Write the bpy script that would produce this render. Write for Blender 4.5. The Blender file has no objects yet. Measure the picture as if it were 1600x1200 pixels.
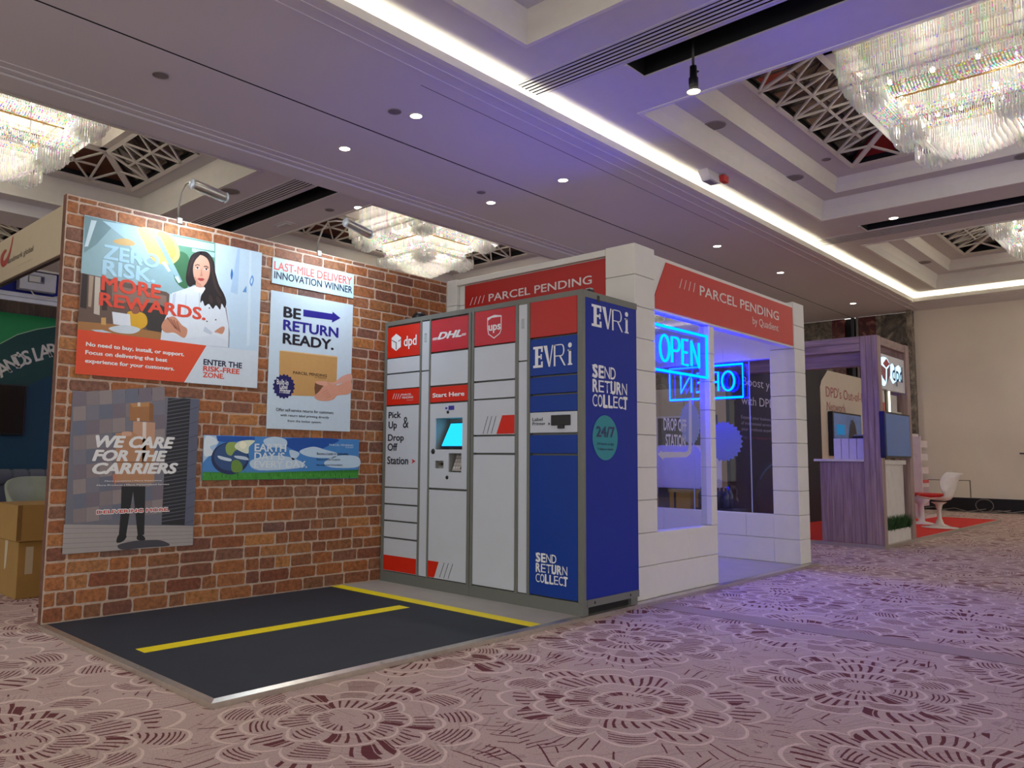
import bpy, bmesh, math, random
from mathutils import Vector, Matrix
random.seed(7)
S = bpy.context.scene
COL = S.collection
# ------------------------------------------------------------------ camera, world, exposure
F_PX, YAW, PITCH, ROLL = 1231.8744, 44.3086, 5.5647, 0.6518
CAM = Vector((5.010, -1.6565, 1.0208)); U0, V0 = 722.5619, 595.5052
_y, _p, _r = map(math.radians, (YAW, PITCH, ROLL))
FW = Vector((-math.sin(_y)*math.cos(_p), math.cos(_y)*math.cos(_p), math.sin(_p)))
_rt = Vector((math.cos(_y), math.sin(_y), 0)); _up = _rt.cross(FW)
RT = _rt*math.cos(_r) + _up*math.sin(_r); UP = -_rt*math.sin(_r) + _up*math.cos(_r)
cd = bpy.data.cameras.new('camera'); cam = bpy.data.objects.new('camera', cd); COL.objects.link(cam)
cd.sensor_fit = 'HORIZONTAL'; cd.sensor_width = 36.0; cd.lens = F_PX/1600*36
cd.shift_x = (800-U0)/1600; cd.shift_y = (V0-600)/1600; cd.clip_end = 200
cam.matrix_world = Matrix(((RT.x, UP.x, -FW.x, CAM.x), (RT.y, UP.y, -FW.y, CAM.y), (RT.z, UP.z, -FW.z, CAM.z), (0, 0, 0, 1)))
S.camera = cam
w = bpy.data.worlds.new('world'); S.world = w; w.use_nodes = True
w.node_tree.nodes['Background'].inputs[0].default_value = (0.93, 0.92, 0.88, 1)
w.node_tree.nodes['Background'].inputs[1].default_value = 1.05
S.view_settings.view_transform = 'Standard'; S.view_settings.look = 'None'
S.view_settings.gamma = 1.0; S.view_settings.exposure = 0.38; S.view_settings.use_curve_mapping = False
S.cycles.use_denoising = True
S.cycles.max_bounces = 7; S.cycles.diffuse_bounces = 4; S.cycles.transparent_max_bounces = 14
S.cycles.sample_clamp_indirect = 6.0
NEON = 74.0; LED = 62.0; DOWN = 44.0; CHAND = 13.0; ARM = 5.0

def unp(u, v, axis, val):
    d = FW + RT*((u-U0)/F_PX) - UP*((v-V0)/F_PX)
    return CAM + d*((val-CAM[axis])/d[axis])

# ------------------------------------------------------------------ materials
def lin(c): return tuple(((x/255)/12.92 if x/255 <= .04045 else ((x/255+.055)/1.055)**2.4) for x in c)
_M = {}
def mat(name, rgb, rough=.6, metal=0, var=.06, scale=8, bump=0, emit=0, trans=0, spec=.5, coat=0):
    if name in _M: return _M[name]
    m = bpy.data.materials.new(name); m.use_nodes = True; nt = m.node_tree; N = nt.nodes; L = nt.links
    b = N['Principled BSDF']; c = lin(rgb)
    b.inputs['Roughness'].default_value = rough; b.inputs['Metallic'].default_value = metal
    b.inputs['Specular IOR Level'].default_value = spec
    if coat: b.inputs['Coat Weight'].default_value = coat
    if trans: b.inputs['Transmission Weight'].default_value = trans
    tc = N.new('ShaderNodeTexCoord'); nz = N.new('ShaderNodeTexNoise'); nz.inputs['Scale'].default_value = scale
    nz.inputs['Detail'].default_value = 4
    L.new(tc.outputs['Object'], nz.inputs['Vector'])
    rp = N.new('ShaderNodeMapRange'); rp.inputs[1].default_value = .3; rp.inputs[2].default_value = .7
    rp.inputs[3].default_value = 1-var; rp.inputs[4].default_value = 1+var
    L.new(nz.outputs[0], rp.inputs[0])
    mx = N.new('ShaderNodeVectorMath'); mx.operation = 'SCALE'; mx.inputs[0].default_value = c
    L.new(rp.outputs[0], mx.inputs['Scale']); L.new(mx.outputs[0], b.inputs['Base Color'])
    if emit:
        b.inputs['Emission Color'].default_value = (*c, 1); b.inputs['Emission Strength'].default_value = emit
    if bump:
        bp = N.new('ShaderNodeBump'); bp.inputs['Strength'].default_value = bump; bp.inputs['Distance'].default_value = .004
        L.new(nz.outputs[0], bp.inputs['Height']); L.new(bp.outputs[0], b.inputs['Normal'])
    _M[name] = m; return m
def emat(name, rgb_linear, strength):
    if name in _M: return _M[name]
    m = bpy.data.materials.new(name); m.use_nodes = True; N = m.node_tree.nodes; N.clear()
    o = N.new('ShaderNodeOutputMaterial'); e = N.new('ShaderNodeEmission')
    e.inputs[0].default_value = (*rgb_linear, 1); e.inputs[1].default_value = strength
    m.node_tree.links.new(e.outputs[0], o.inputs[0]); _M[name] = m; return m
def ink(rgb, rough=.45, gloss=False):
    return mat('print_%d_%d_%d' % tuple(rgb), rgb, rough, var=.02, scale=30)

# small node-expression builder
class X:
    nt = None
    def __init__(s, v): s.v = v
    @staticmethod
    def op(o, *a):
        n = X.nt.nodes.new('ShaderNodeMath'); n.operation = o
        for i, k in enumerate(a):
            if isinstance(k, X): k = k.v
            if isinstance(k, (int, float)): n.inputs[i].default_value = k
            else: X.nt.links.new(k, n.inputs[i])
        return X(n.outputs[0])
    def __add__(s, o): return X.op('ADD', s, o)
    __radd__ = __add__
    def __sub__(s, o): return X.op('SUBTRACT', s, o)
    def __rsub__(s, o): return X.op('SUBTRACT', o, s)
    def __mul__(s, o): return X.op('MULTIPLY', s, o)
    __rmul__ = __mul__
    def __truediv__(s, o): return X.op('DIVIDE', s, o)
    def __rtruediv__(s, o): return X.op('DIVIDE', o, s)
    def __lt__(s, o): return X.op('LESS_THAN', s, o)
    def __gt__(s, o): return X.op('GREATER_THAN', s, o)
def fract(a): return X.op('FRACT', a)
def floor_(a): return X.op('FLOOR', a)
def sin_(a): return X.op('SINE', a)
def abs_(a): return X.op('ABSOLUTE', a)
def mn(a, b): return X.op('MINIMUM', a, b)
def mxx(a, b): return X.op('MAXIMUM', a, b)
def hsh(a, b, k=0.0): return fract(sin_(a*12.9898 + b*78.233 + k)*43758.547)

def carpet_material():
    m = bpy.data.materials.new('floral_carpet'); m.use_nodes = True; nt = m.node_tree; X.nt = nt
    N, L = nt.nodes, nt.links; b = N['Principled BSDF']
    tc = N.new('ShaderNodeTexCoord'); nz = N.new('ShaderNodeTexNoise'); nz.inputs['Scale'].default_value = 2.2; nz.inputs['Detail'].default_value = 2
    L.new(tc.outputs['Object'], nz.inputs['Vector'])
    nf = N.new('ShaderNodeTexNoise'); nf.inputs['Scale'].default_value = 160; L.new(tc.outputs['Object'], nf.inputs['Vector'])
    sc = N.new('ShaderNodeSeparateColor'); L.new(nz.outputs['Color'], sc.inputs[0])
    sf = N.new('ShaderNodeSeparateColor'); L.new(nf.outputs['Color'], sf.inputs[0])
    sp = N.new('ShaderNodeSeparateXYZ'); L.new(tc.outputs['Object'], sp.inputs[0])
    x = X(sp.outputs[0]) + (X(sc.outputs[0])-.5)*.16 + (X(sf.outputs[0])-.5)*.006
    y = X(sp.outputs[1]) + (X(sc.outputs[1])-.5)*.16 + (X(sf.outputs[1])-.5)*.006
    def flower(x, y, x0, y0, PX=1.24, PY=2.0):
        def cell(ox, oy):
            a = (x-(x0+ox))/PX + .5; c = (y-(y0+oy))/PY + .5
            ia, ic = floor_(a), floor_(c)
            dx = (a-ia-.5)*PX; dy = (c-ic-.5)*PY
            return dx, dy, ia*3.17+ic*7.31+ox
        d1 = cell(0, 0); d2 = cell(PX/2, PY/2)
        r1 = d1[0]*d1[0]+d1[1]*d1[1]; r2 = d2[0]*d2[0]+d2[1]*d2[1]
        s = r1 < r2; t = 1-s
        return [d1[i]*s + d2[i]*t for i in range(3)]
    def strokes(dx, dy, fid, rings, reach, outer_n):
        r = X.op('SQRT', dx*dx+dy*dy); th = X.op('ARCTAN2', dy, dx)/(2*math.pi)+.5
        light = None; dark = None; prevB = .05 + r*0
        for k, (R, n) in enumerate(rings):
            ph = .37*k
            lob = th*n+ph
            c = abs_(sin_(lob*math.pi))
            B = R*(.85+.17*X.op('POWER', c, .6))*(.93+.13*hsh(floor_(lob), fid, k))
            ln = abs_(r-B) < (.0055+.0009*k)
            light = ln if light is None else mxx(light, ln)
            lid = floor_(lob); rnd = hsh(lid, fid, 3.1*k+1)
            M = n*5; st = th*M+.5*k; sid = floor_(st); sr = hsh(sid, fid, k+5.)
            duty = .30+.10*sr+.5*(sr > .90)
            ang = mn(mn(fract(st) < duty, r > prevB+.012+.04*hsh(sid, fid, 9.)*R), r < B-.012-.05*hsh(sid, fid, 2.)*R*2)
            arc = mn(mn(fract(r*48+k*.3) < .36, r > prevB+.02), mn(r < B-.02, abs_(fract(lob)-.5) < .3))
            use = rnd > .72
            piece = mxx(mn(ang, mn(1-use, rnd > .08)), mn(arc, use))
            dark = piece if dark is None else mxx(dark, piece)
            prevB = B
        st = th*outer_n; sid = floor_(st); h1 = hsh(sid, fid, 21.); h2 = hsh(sid, fid, 33.)
        wd = .0011*outer_n/r + .45*(h2 > .955)
        ray = mn(mn(fract(st) < wd, h1 > .32), mn(r > prevB+.01+.10*h2, r < prevB+.08+reach*(h1-.32)*1.5))
        return light, mxx(dark, ray)
    f1 = flower(x, y, 3.10, 1.32)
    light, dark = strokes(*f1, [(.13, 5), (.26, 8), (.40, 11), (.54, 13)], .75, 72)
    f2 = flower(x, y, 3.10+.62, 1.32)
    l2, d2 = strokes(*f2, [(.12, 6), (.24, 9)], .62, 80)
    # faint grey streaks
    wv = N.new('ShaderNodeTexNoise'); wv.inputs['Scale'].default_value = 5; wv.inputs['Detail'].default_value = 3; wv.inputs['Distortion'].default_value = 2.5
    mp = N.new('ShaderNodeMapping'); mp.inputs['Scale'].default_value = (.5, 2.6, 1); mp.inputs['Rotation'].default_value = (0, 0, .9)
    L.new(tc.outputs['Object'], mp.inputs[0]); L.new(mp.outputs[0], wv.inputs[0])
    streak = fract(X(wv.outputs[0])*22) < .22
    faint = mxx(mn(d2, .8), mn(streak, .6)); dark = mxx(dark, mn(mn(d2, hsh(floor_(f2[2]), 1.0, 4.) > .45), X.op('SQRT', f1[0]*f1[0]+f1[1]*f1[1]) > .6))
    seamd = abs_(X(sp.outputs[1])-3.305)
    plain = mn(X(sp.outputs[1]) > 3.305, X(sp.outputs[1]) < 3.52); inx = X(sp.outputs[0]) > 1.9
    plain = mn(plain, inx)
    keep = 1-plain
    def mixc(fac, a, bcol):
        n = N.new('ShaderNodeMix'); n.data_type = 'RGBA'
        for i, k in ((6, a), (7, bcol)):
            if isinstance(k, tuple): n.inputs[i].default_value = (*k, 1)
            else: L.new(k, n.inputs[i])
        L.new(fac.v, n.inputs[0]); return n.outputs[2]
    base = mixc(X(sc.outputs[2]), lin((188, 163, 155)), lin((204, 180, 171)))
    c = mixc(faint*keep*.38, base, lin((112, 84, 82)))
    c = mixc(light*keep*.75, c, lin((230, 208, 198)))
    c = mixc(dark*keep*.9, c, lin((96, 26, 38)))
    c = mixc(plain*.6, c, lin((150, 130, 128)))
    c = mixc(mn(seamd < .006, inx)*.9, c, lin((50, 28, 34)))
    n = N.new('ShaderNodeVectorMath'); n.operation = 'SCALE'; L.new(c, n.inputs[0])
    L.new((X(sf.outputs[2])*.55+.73).v, n.inputs['Scale']); L.new(n.outputs[0], b.inputs['Base Color'])
    b.inputs['Roughness'].default_value = .95; b.inputs['Specular IOR Level'].default_value = .15
    return m

def brick_material():
    m = bpy.data.materials.new('brick_print'); m.use_nodes = True; nt = m.node_tree; X.nt = nt
    N, L = nt.nodes, nt.links; b = N['Principled BSDF']
    oi = N.new('ShaderNodeObjectInfo'); ge = N.new('ShaderNodeNewGeometry')
    r = fract(X(oi.outputs['Random']) + X(ge.outputs['Random Per Island']))
    rp = N.new('ShaderNodeValToRGB'); cr = rp.color_ramp
    cols = [(0, (128, 84, 56)), (.2, (158, 96, 52)), (.36, (116, 70, 54)), (.52, (176, 116, 62)), (.68, (108, 76, 68)), (.84, (164, 100, 54)), (1, (120, 64, 44))]
    while len(cr.elements) < len(cols): cr.elements.new(.5)
    for e, (p, c) in zip(cr.elements, cols): e.position = p; e.color = (*lin(c), 1)
    L.new(r.v, rp.inputs[0])
    nz = N.new('ShaderNodeTexNoise'); nz.inputs['Scale'].default_value = 34; nz.inputs['Detail'].default_value = 6; nz.inputs['Roughness'].default_value = .7
    L.new(ge.outputs['Position'], nz.inputs['Vector'])
    k = X(nz.outputs[0])*2.6-.28
    n = N.new('ShaderNodeVectorMath'); n.operation = 'SCALE'; L.new(rp.outputs[0], n.inputs[0]); L.new(k.v, n.inputs['Scale'])
    L.new(n.outputs[0], b.inputs['Base Color']); b.inputs['Roughness'].default_value = .62
    bp = N.new('ShaderNodeBump'); bp.inputs['Strength'].default_value = .35; bp.inputs['Distance'].default_value = .003
    L.new(nz.outputs[0], bp.inputs['Height']); L.new(bp.outputs[0], b.inputs['Normal'])
    return m
def wood_material(name, rgb, rgb2, axis=2):
    m = bpy.data.materials.new(name); m.use_nodes = True; nt = m.node_tree; X.nt = nt
    N, L = nt.nodes, nt.links; b = N['Principled BSDF']
    tc = N.new('ShaderNodeTexCoord'); mp = N.new('ShaderNodeMapping'); s = [14, 14, 14]; s[axis] = .9; mp.inputs['Scale'].default_value = s
    nz = N.new('ShaderNodeTexNoise'); nz.inputs['Scale'].default_value = 2.0; nz.inputs['Detail'].default_value = 6; nz.inputs['Distortion'].default_value = .6
    L.new(tc.outputs['Object'], mp.inputs[0]); L.new(mp.outputs[0], nz.inputs[0])
    rp = N.new('ShaderNodeValToRGB'); rp.color_ramp.elements[0].position = .32; rp.color_ramp.elements[1].position = .68
    rp.color_ramp.elements[0].color = (*lin(rgb), 1); rp.color_ramp.elements[1].color = (*lin(rgb2), 1)
    L.new(nz.outputs[0], rp.inputs[0]); L.new(rp.outputs[0], b.inputs['Base Color']); b.inputs['Roughness'].default_value = .5
    return m
def crystal_material(name, sat, tr):
    m = bpy.data.materials.new(name); m.use_nodes = True; nt = m.node_tree; X.nt = nt
    N, L = nt.nodes, nt.links; N.clear()
    o = N.new('ShaderNodeOutputMaterial'); ge = N.new('ShaderNodeNewGeometry')
    hsv = N.new('ShaderNodeCombineColor'); hsv.mode = 'HSV'
    r = X(ge.outputs['Random Per Island'])
    L.new(fract(r*7.3).v, hsv.inputs[0]); L.new((mn(1, fract(r*31.7))*sat).v, hsv.inputs[1]); hsv.inputs[2].default_value = 1  # random hues paint the dispersion of light into the crystals
    tl = N.new('ShaderNodeBsdfTranslucent'); df = N.new('ShaderNodeBsdfDiffuse'); gl = N.new('ShaderNodeBsdfGlossy'); gl.inputs['Roughness'].default_value = .08
    tp = N.new('ShaderNodeBsdfTransparent'); tp.inputs[0].default_value = (.98, .97, .94, 1)
    for q in (tl, df): L.new(hsv.outputs[0], q.inputs[0])
    a = N.new('ShaderNodeMixShader'); a.inputs[0].default_value = .4; L.new(tl.outputs[0], a.inputs[1]); L.new(df.outputs[0], a.inputs[2])
    c = N.new('ShaderNodeMixShader'); c.inputs[0].default_value = .3; L.new(a.outputs[0], c.inputs[1]); L.new(gl.outputs[0], c.inputs[2])
    e = N.new('ShaderNodeMixShader'); e.inputs[0].default_value = tr; L.new(c.outputs[0], e.inputs[1]); L.new(tp.outputs[0], e.inputs[2])
    L.new(e.outputs[0], o.inputs[0]); return m
def glass_material(name, tint, refl=.12):
    m = bpy.data.materials.new(name); m.use_nodes = True; nt = m.node_tree
    N, L = nt.nodes, nt.links; N.clear()
    o = N.new('ShaderNodeOutputMaterial'); tp = N.new('ShaderNodeBsdfTransparent'); tp.inputs[0].default_value = (*tint, 1)
    gl = N.new('ShaderNodeBsdfGlossy'); gl.inputs['Roughness'].default_value = .02
    fr = N.new('ShaderNodeFresnel'); fr.inputs[0].default_value = 1.5
    X.nt = nt; ge = N.new('ShaderNodeNewGeometry'); f = X(fr.outputs[0])*(1-X(ge.outputs['Backfacing']))
    a = N.new('ShaderNodeMixShader'); L.new(f.v, a.inputs[0]); L.new(tp.outputs[0], a.inputs[1]); L.new(gl.outputs[0], a.inputs[2])
    L.new(a.outputs[0], o.inputs[0]); return m

# ------------------------------------------------------------------ object helpers
def tag(o, label=None, cat=None, group=None, kind=None):
    if label: o['label'] = label
    if cat: o['category'] = cat
    if group: o['group'] = group
    if kind: o['kind'] = kind
    return o
def thing(name, label, cat, loc=(0, 0, 0), group=None, kind=None):
    o = bpy.data.objects.new(name, None); COL.objects.link(o); o.location = loc; o.empty_display_size = .1
    return tag(o, label, cat, group, kind)
def wpos(o):
    return Vector(o.location) if o.type == 'EMPTY' else Vector((0, 0, 0))   # mesh parts are modelled in world coordinates
def adopt(o, parent):
    if parent is not None:
        o.parent = parent
        o.matrix_parent_inverse = Matrix.Translation(-wpos(parent))
    return o
def mesh_obj(name, me, m, parent=None):
    if m is not None: me.materials.clear(); me.materials.append(m)
    o = bpy.data.objects.new(name, me); COL.objects.link(o); return adopt(o, parent)
def from_bm(name, bm, m, parent=None, smooth=False):
    me = bpy.data.meshes.new(name); bm.to_mesh(me); bm.free()
    if smooth:
        for p in me.polygons: p.use_smooth = True
    return mesh_obj(name, me, m, parent)
def pyd(name, V, Fc, m, parent=None, smooth=False):
    me = bpy.data.meshes.new(name); me.from_pydata([tuple(v) for v in V], [], Fc); me.update()
    if smooth:
        for p in me.polygons: p.use_smooth = True
    return mesh_obj(name, me, m, parent)
BF = [(0, 3, 2, 1), (4, 5, 6, 7), (0, 1, 5, 4), (1, 2, 6, 5), (2, 3, 7, 6), (3, 0, 4, 7)]
def bv(a, b):
    x0, y0, z0 = a; x1, y1, z1 = b
    return [(x0, y0, z0), (x1, y0, z0), (x1, y1, z0), (x0, y1, z0), (x0, y0, z1), (x1, y0, z1), (x1, y1, z1), (x0, y1, z1)]
def box(name, a, b, m, parent=None, bev=0):
    a, b = [min(p, q) for p, q in zip(a, b)], [max(p, q) for p, q in zip(a, b)]
    if not bev: return pyd(name, bv(a, b), BF, m, parent)
    bm = bmesh.new(); vs = [bm.verts.new(v) for v in bv(a, b)]
    for f in BF: bm.faces.new([vs[i] for i in f])
    bmesh.ops.bevel(bm, geom=bm.edges[:], offset=bev, segments=1, affect='EDGES')
    return from_bm(name, bm, m, parent)
def boxes(name, lst, m, parent=None):
    V, Fc = [], []
    for a, b in lst:
        a, b = [min(p, q) for p, q in zip(a, b)], [max(p, q) for p, q in zip(a, b)]
        n = len(V); V += bv(a, b); Fc += [tuple(i+n for i in f) for f in BF]
    return pyd(name, V, Fc, m, parent)
def prism(name, pts, d, m, parent=None):
    """polygon pts (3D, planar) pushed along vector d"""
    n = len(pts); d = Vector(d); P = [Vector(p) for p in pts]
    V = P+[p+d for p in P]
    Fc = [tuple(range(n)), tuple(range(2*n-1, n-1, -1))]+[(i, i+n, (i+1) % n+n, (i+1) % n) for i in range(n)]
    bm = bmesh.new(); vs = [bm.verts.new(v) for v in V]
    for f in Fc:
        try: bm.faces.new([vs[i] for i in f])
        except ValueError: pass
    bmesh.ops.recalc_face_normals(bm, faces=bm.faces[:])
    return from_bm(name, bm, m, parent)
def tube(name, pts, r, m, parent=None, closed=False, seg=8, caps=True):
    P = [Vector(p) for p in pts]; n = len(P); V, Fc = [], []
    prev = None
    for i, p in enumerate(P):
        if closed: t = (P[(i+1) % n]-P[i-1])
        else: t = P[min(i+1, n-1)]-P[max(i-1, 0)]
        t.normalize()
        if prev is None:
            a = t.orthogonal().normalized()
        else:
            a = (prev-t*prev.dot(t)).normalized()
        prev = a; bb = t.cross(a)
        rr = r[i] if isinstance(r, (list, tuple)) else r
        for k in range(seg):
            an = 2*math.pi*k/seg; V.append(p+a*rr*math.cos(an)+bb*rr*math.sin(an))
    m_ = n if closed else n-1
    for i in range(m_):
        j = (i+1) % n
        for k in range(seg):
            q = (k+1) % seg; Fc.append((i*seg+k, i*seg+q, j*seg+q, j*seg+k))
    if not closed and caps: Fc += [tuple(range(seg-1, -1, -1)), tuple((n-1)*seg+k for k in range(seg))]
    return pyd(name, V, Fc, m, parent, smooth=seg > 5)
def lathe(name, prof, c, m, parent=None, seg=24, axis=2):
    V, Fc = [], []; n = len(prof)
    for k in range(seg):
        a = 2*math.pi*k/seg
        for r, z in prof:
            p = [r*math.cos(a), r*math.sin(a), z]
            if axis == 0: p = [p[2], p[0], p[1]]
            if axis == 1: p = [p[0], p[2], p[1]]
            V.append((c[0]+p[0], c[1]+p[1], c[2]+p[2]))
    for k in range(seg):
        q = (k+1) % seg
        for i in range(n-1): Fc.append((k*n+i, q*n+i, q*n+i+1, k*n+i+1))
    bm = bmesh.new(); vs = [bm.verts.new(v) for v in V]
    for f in Fc: bm.faces.new([vs[i] for i in f])
    bmesh.ops.remove_doubles(bm, verts=bm.verts[:], dist=1e-5); bmesh.ops.recalc_face_normals(bm, faces=bm.faces[:])
    return from_bm(name, bm, m, parent, smooth=True)
def light(kind, name, loc, energy, color, parent=None, **k):
    l = bpy.data.lights.new(name, kind); l.energy = energy; l.color = color
    rot = k.pop('rot', None)
    for a, v in k.items(): setattr(l, a, v)
    o = bpy.data.objects.new(name, l); COL.objects.link(o); o.location = loc
    if rot: o.rotation_euler = rot
    return adopt(o, parent)

class Surf:
    """a real flat surface: 'x' = facing +x at x=val (u=y, v=z), 'y' = facing -y at y=val (u=x, v=z)"""
    def __init__(s, ax, val, k=1): s.ax, s.val, s.k = ax, val, k
    def at(s, u, v, w=0):
        w *= s.k
        return (s.val+w, u, v) if s.ax == 'x' else (u, s.val-w, v)
    def px(s, p):
        q = unp(p[0], p[1], 0 if s.ax == 'x' else 1, s.val); return (q.y, q.z) if s.ax == 'x' else (q.x, q.z)
    def poly(s, name, uv, m, parent, w=.0015, t=.0006):
        # thin flat shape; print lies on the surface
        t *= s.k; pts = [s.at(u, v, w) for u, v in uv]
        d = (-t, 0, 0) if s.ax == 'x' else (0, t, 0)
        return prism(name, pts, d, m, parent)
    def pp(s, name, pxs, m, parent, w=.0015, Z=None, curve=False):
        uv = [s.px(Z(*p) if Z else p) for p in pxs]
        if curve: uv = smooth(uv)
        return s.poly(name, uv, m, parent, w)
    def rect(s, name, u0, v0, u1, v1, m, parent, w=.0015, t=.0006):
        return s.poly(name, [(u0, v0), (u1, v0), (u1, v1), (u0, v1)], m, parent, w, t)
    def text(s, str_, u0, v0, u1, v1, m, parent, w=.0022, bold=0, shear=0, name='lettering', curve_fn=None, narrow=False):
        me = text_mesh(str_, bold, shear)
        xs = [v.co.x for v in me.vertices]; a, b = min(xs), max(xs)
        for v in me.vertices:
            x = (v.co.x-a)/(b-a); y = v.co.y/CAPH
            if narrow: U = u0+(v.co.x-a)*narrow; Vv = v0+(v1-v0)*y
            else: U = u0+(u1-u0)*x; Vv = v0+(v1-v0)*y
            q = s.at(U, Vv, w); e = v.co.z; v.co = (q[0]+(e if s.ax == 'x' else 0), q[1]-(e if s.ax == 'y' else 0), q[2])
        me.update()
        return mesh_obj(name, me, m, parent)
    def ptext(s, str_, bl, tr, m, parent, Z=None, **k):
        u0, v0 = s.px(Z(*bl) if Z else bl); u1, v1 = s.px(Z(*tr) if Z else tr)
        top = k.pop('top', None)
        if top is not None: v1 = s.px(Z(bl[0], top) if Z else (bl[0], top))[1]
        return s.text(str_, u0, v0, u1, v1, m, parent, **k)
def smooth(P, k=5):
    n = len(P); out = []
    for i in range(n):
        p0, p1, p2, p3 = P[i-1], P[i], P[(i+1) % n], P[(i+2) % n]
        for j in range(k):
            t = j/k
            out.append(tuple(.5*((2*b)+(-a+c)*t+(2*a-5*b+4*c-d)*t*t+(-a+3*b-3*c+d)*t**3) for a, b, c, d in zip(p0, p1, p2, p3)))
    return out
def Zm(x0, y0, s): return lambda x, y: (x0+x/s, y0+y/s)
def text_mesh(s, bold=0, shear=0, res=3):
    c = bpy.data.curves.new('lettering', 'FONT'); c.body = s; c.shear = shear; c.resolution_u = res
    o = bpy.data.objects.new('tmp', c); COL.objects.link(o)
    dg = bpy.context.evaluated_depsgraph_get(); dg.update()
    me = bpy.data.meshes.new_from_object(o.evaluated_get(dg))
    bpy.data.objects.remove(o); bpy.data.curves.remove(c); me.name = 'lettering'
    if bold > 0:
        V0 = [tuple(v.co) for v in me.vertices]; F0 = [tuple(p.vertices) for p in me.polygons]; V, Fc = [], []
        for a in range(9):
            dx, dy = (0, 0) if a == 8 else (bold*math.cos(a*math.pi/4), bold*math.sin(a*math.pi/4)*.8)
            n = len(V); V += [(x+dx, y+dy, a*4e-5) for x, y, z in V0]; Fc += [tuple(i+n for i in f) for f in F0]
        me.clear_geometry(); me.from_pydata(V, [], Fc)
    return me
_h = text_mesh('H'); CAPH = max(v.co.y for v in _h.vertices)
def ell(cx, cy, rx, ry, n=28, rot=0):
    c, s = math.cos(rot), math.sin(rot)
    return [(cx+rx*math.cos(a)*c-ry*math.sin(a)*s, cy+rx*math.cos(a)*s+ry*math.sin(a)*c) for a in (2*math.pi*i/n for i in range(n))]
def star(cx, cy, r0, r1, n):
    return [(cx+(r0 if i % 2 else r1)*math.cos(math.pi*i/n), cy+(r0 if i % 2 else r1)*math.sin(math.pi*i/n)) for i in range(2*n)]
def holes(x0, x1, y0, y1, z, H, name, m, parent, th=.02):
    xs = sorted({x0, x1, *[min(max(v, x0), x1) for h in H for v in h[:2]]}); ys = sorted({y0, y1, *[min(max(v, y0), y1) for h in H for v in h[2:]]})
    V, Fc = [], []
    for i in range(len(xs)-1):
        for j in range(len(ys)-1):
            cx, cy = (xs[i]+xs[i+1])/2, (ys[j]+ys[j+1])/2
            if any(h[0] < cx < h[1] and h[2] < cy < h[3] for h in H): continue
            n = len(V); V += [(xs[i], ys[j], z), (xs[i], ys[j+1], z), (xs[i+1], ys[j+1], z), (xs[i+1], ys[j], z)]; Fc.append((n, n+1, n+2, n+3))
    return pyd(name, V, Fc, m, parent)
# ------------------------------------------------------------------ common materials
white = mat('ceiling_paint', (205, 202, 198), .7, var=.02)
cove = mat('cove_plaster', (222, 218, 208), .7, var=.02)
soffm = mat('soffit_paint', (214, 210, 210), .7, var=.03, scale=.7)
dark = mat('black_void', (10, 10, 12), .8)
blackm = mat('black_plastic', (18, 18, 20), .4)
steel = mat('brushed_steel', (190, 188, 182), .3, metal=.9, var=.1, scale=40)
alum = mat('aluminium_edge', (205, 200, 190), .28, metal=.85, var=.06, scale=30)
gold = mat('brass', (196, 160, 100), .3, metal=.9)
cream = mat('cream_wall_paint', (232, 220, 202), .75, var=.04, scale=1.2)
blockm = mat('white_block_plastic', (222, 220, 214), .42, var=.02)
H0, HT = 4.48, 4.65
# ------------------------------------------------------------------ setting: floor, walls, ceiling
fl = pyd('floor', [(-16, -9, 0), (14, -9, 0), (14, 18.4, 0), (-16, 18.4, 0)], [(0, 1, 2, 3)], carpet_material()); tag(fl, 'pink and maroon floral patterned carpet', kind='structure')
wf = box('wall_far', (-.1, 18.3, 0), (14, 18.45, HT+.1), cream); tag(wf, kind='structure')
box('access_panel', (.087, 18.285, .02), (.885, 18.299, .65), cream, wf)
box('panel_groove', (.085, 18.292, .65), (.90, 18.2995, .664), mat('groove', (90, 80, 66)), wf)
box('panel_groove', (.887, 18.292, .30), (.901, 18.2995, .65), mat('groove', (90, 80, 66)), wf)
box('door_lever', (1.82, 18.22, 1.23), (1.95, 18.29, 1.26), blackm, wf)
bb = box('baseboard_far', (-.1, 18.25, 0), (14, 18.3, .288), mat('black_skirting', (16, 14, 18), .5)); tag(bb, kind='structure')
# marble wall beyond
def marble(name, a, b_, c_):
    m = bpy.data.materials.new(name); m.use_nodes = True; nt = m.node_tree; N, L = nt.nodes, nt.links
    tc = N.new('ShaderNodeTexCoord'); nz = N.new('ShaderNodeTexNoise'); nz.inputs['Scale'].default_value = 3.2; nz.inputs['Detail'].default_value = 9
    nz.inputs['Distortion'].default_value = 1.6; nz.inputs['Roughness'].default_value = .68; L.new(tc.outputs['Object'], nz.inputs[0])
    rp = N.new('ShaderNodeValToRGB'); e = rp.color_ramp.elements; e[0].position = .36; e[0].color = (*lin(a), 1); e[1].position = .72; e[1].color = (*lin(c_), 1)
    k = e.new(.53); k.color = (*lin(b_), 1); L.new(nz.outputs[0], rp.inputs[0]); L.new(rp.outputs[0], N['Principled BSDF'].inputs['Base Color'])
    N['Principled BSDF'].inputs['Roughness'].default_value = .25; return m
mgrey = marble('grey_marble', (60, 52, 46), (112, 102, 88), (176, 164, 142)); mred = marble('red_marble', (62, 22, 22), (92, 36, 32), (170, 120, 108))
wm = thing('wall_marble', None, None, (-1, 18.3, 0), kind='structure')
for x0, x1, mm in ((-8, -1.85, mgrey), (-1.85, -1.56, mred), (-1.24, -.86, mred), (-.86, -.1, mgrey)):
    box('marble_panel', (x0, 18.3, 0), (x1, 18.42, H0), mm, wm, bev=.006)
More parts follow.
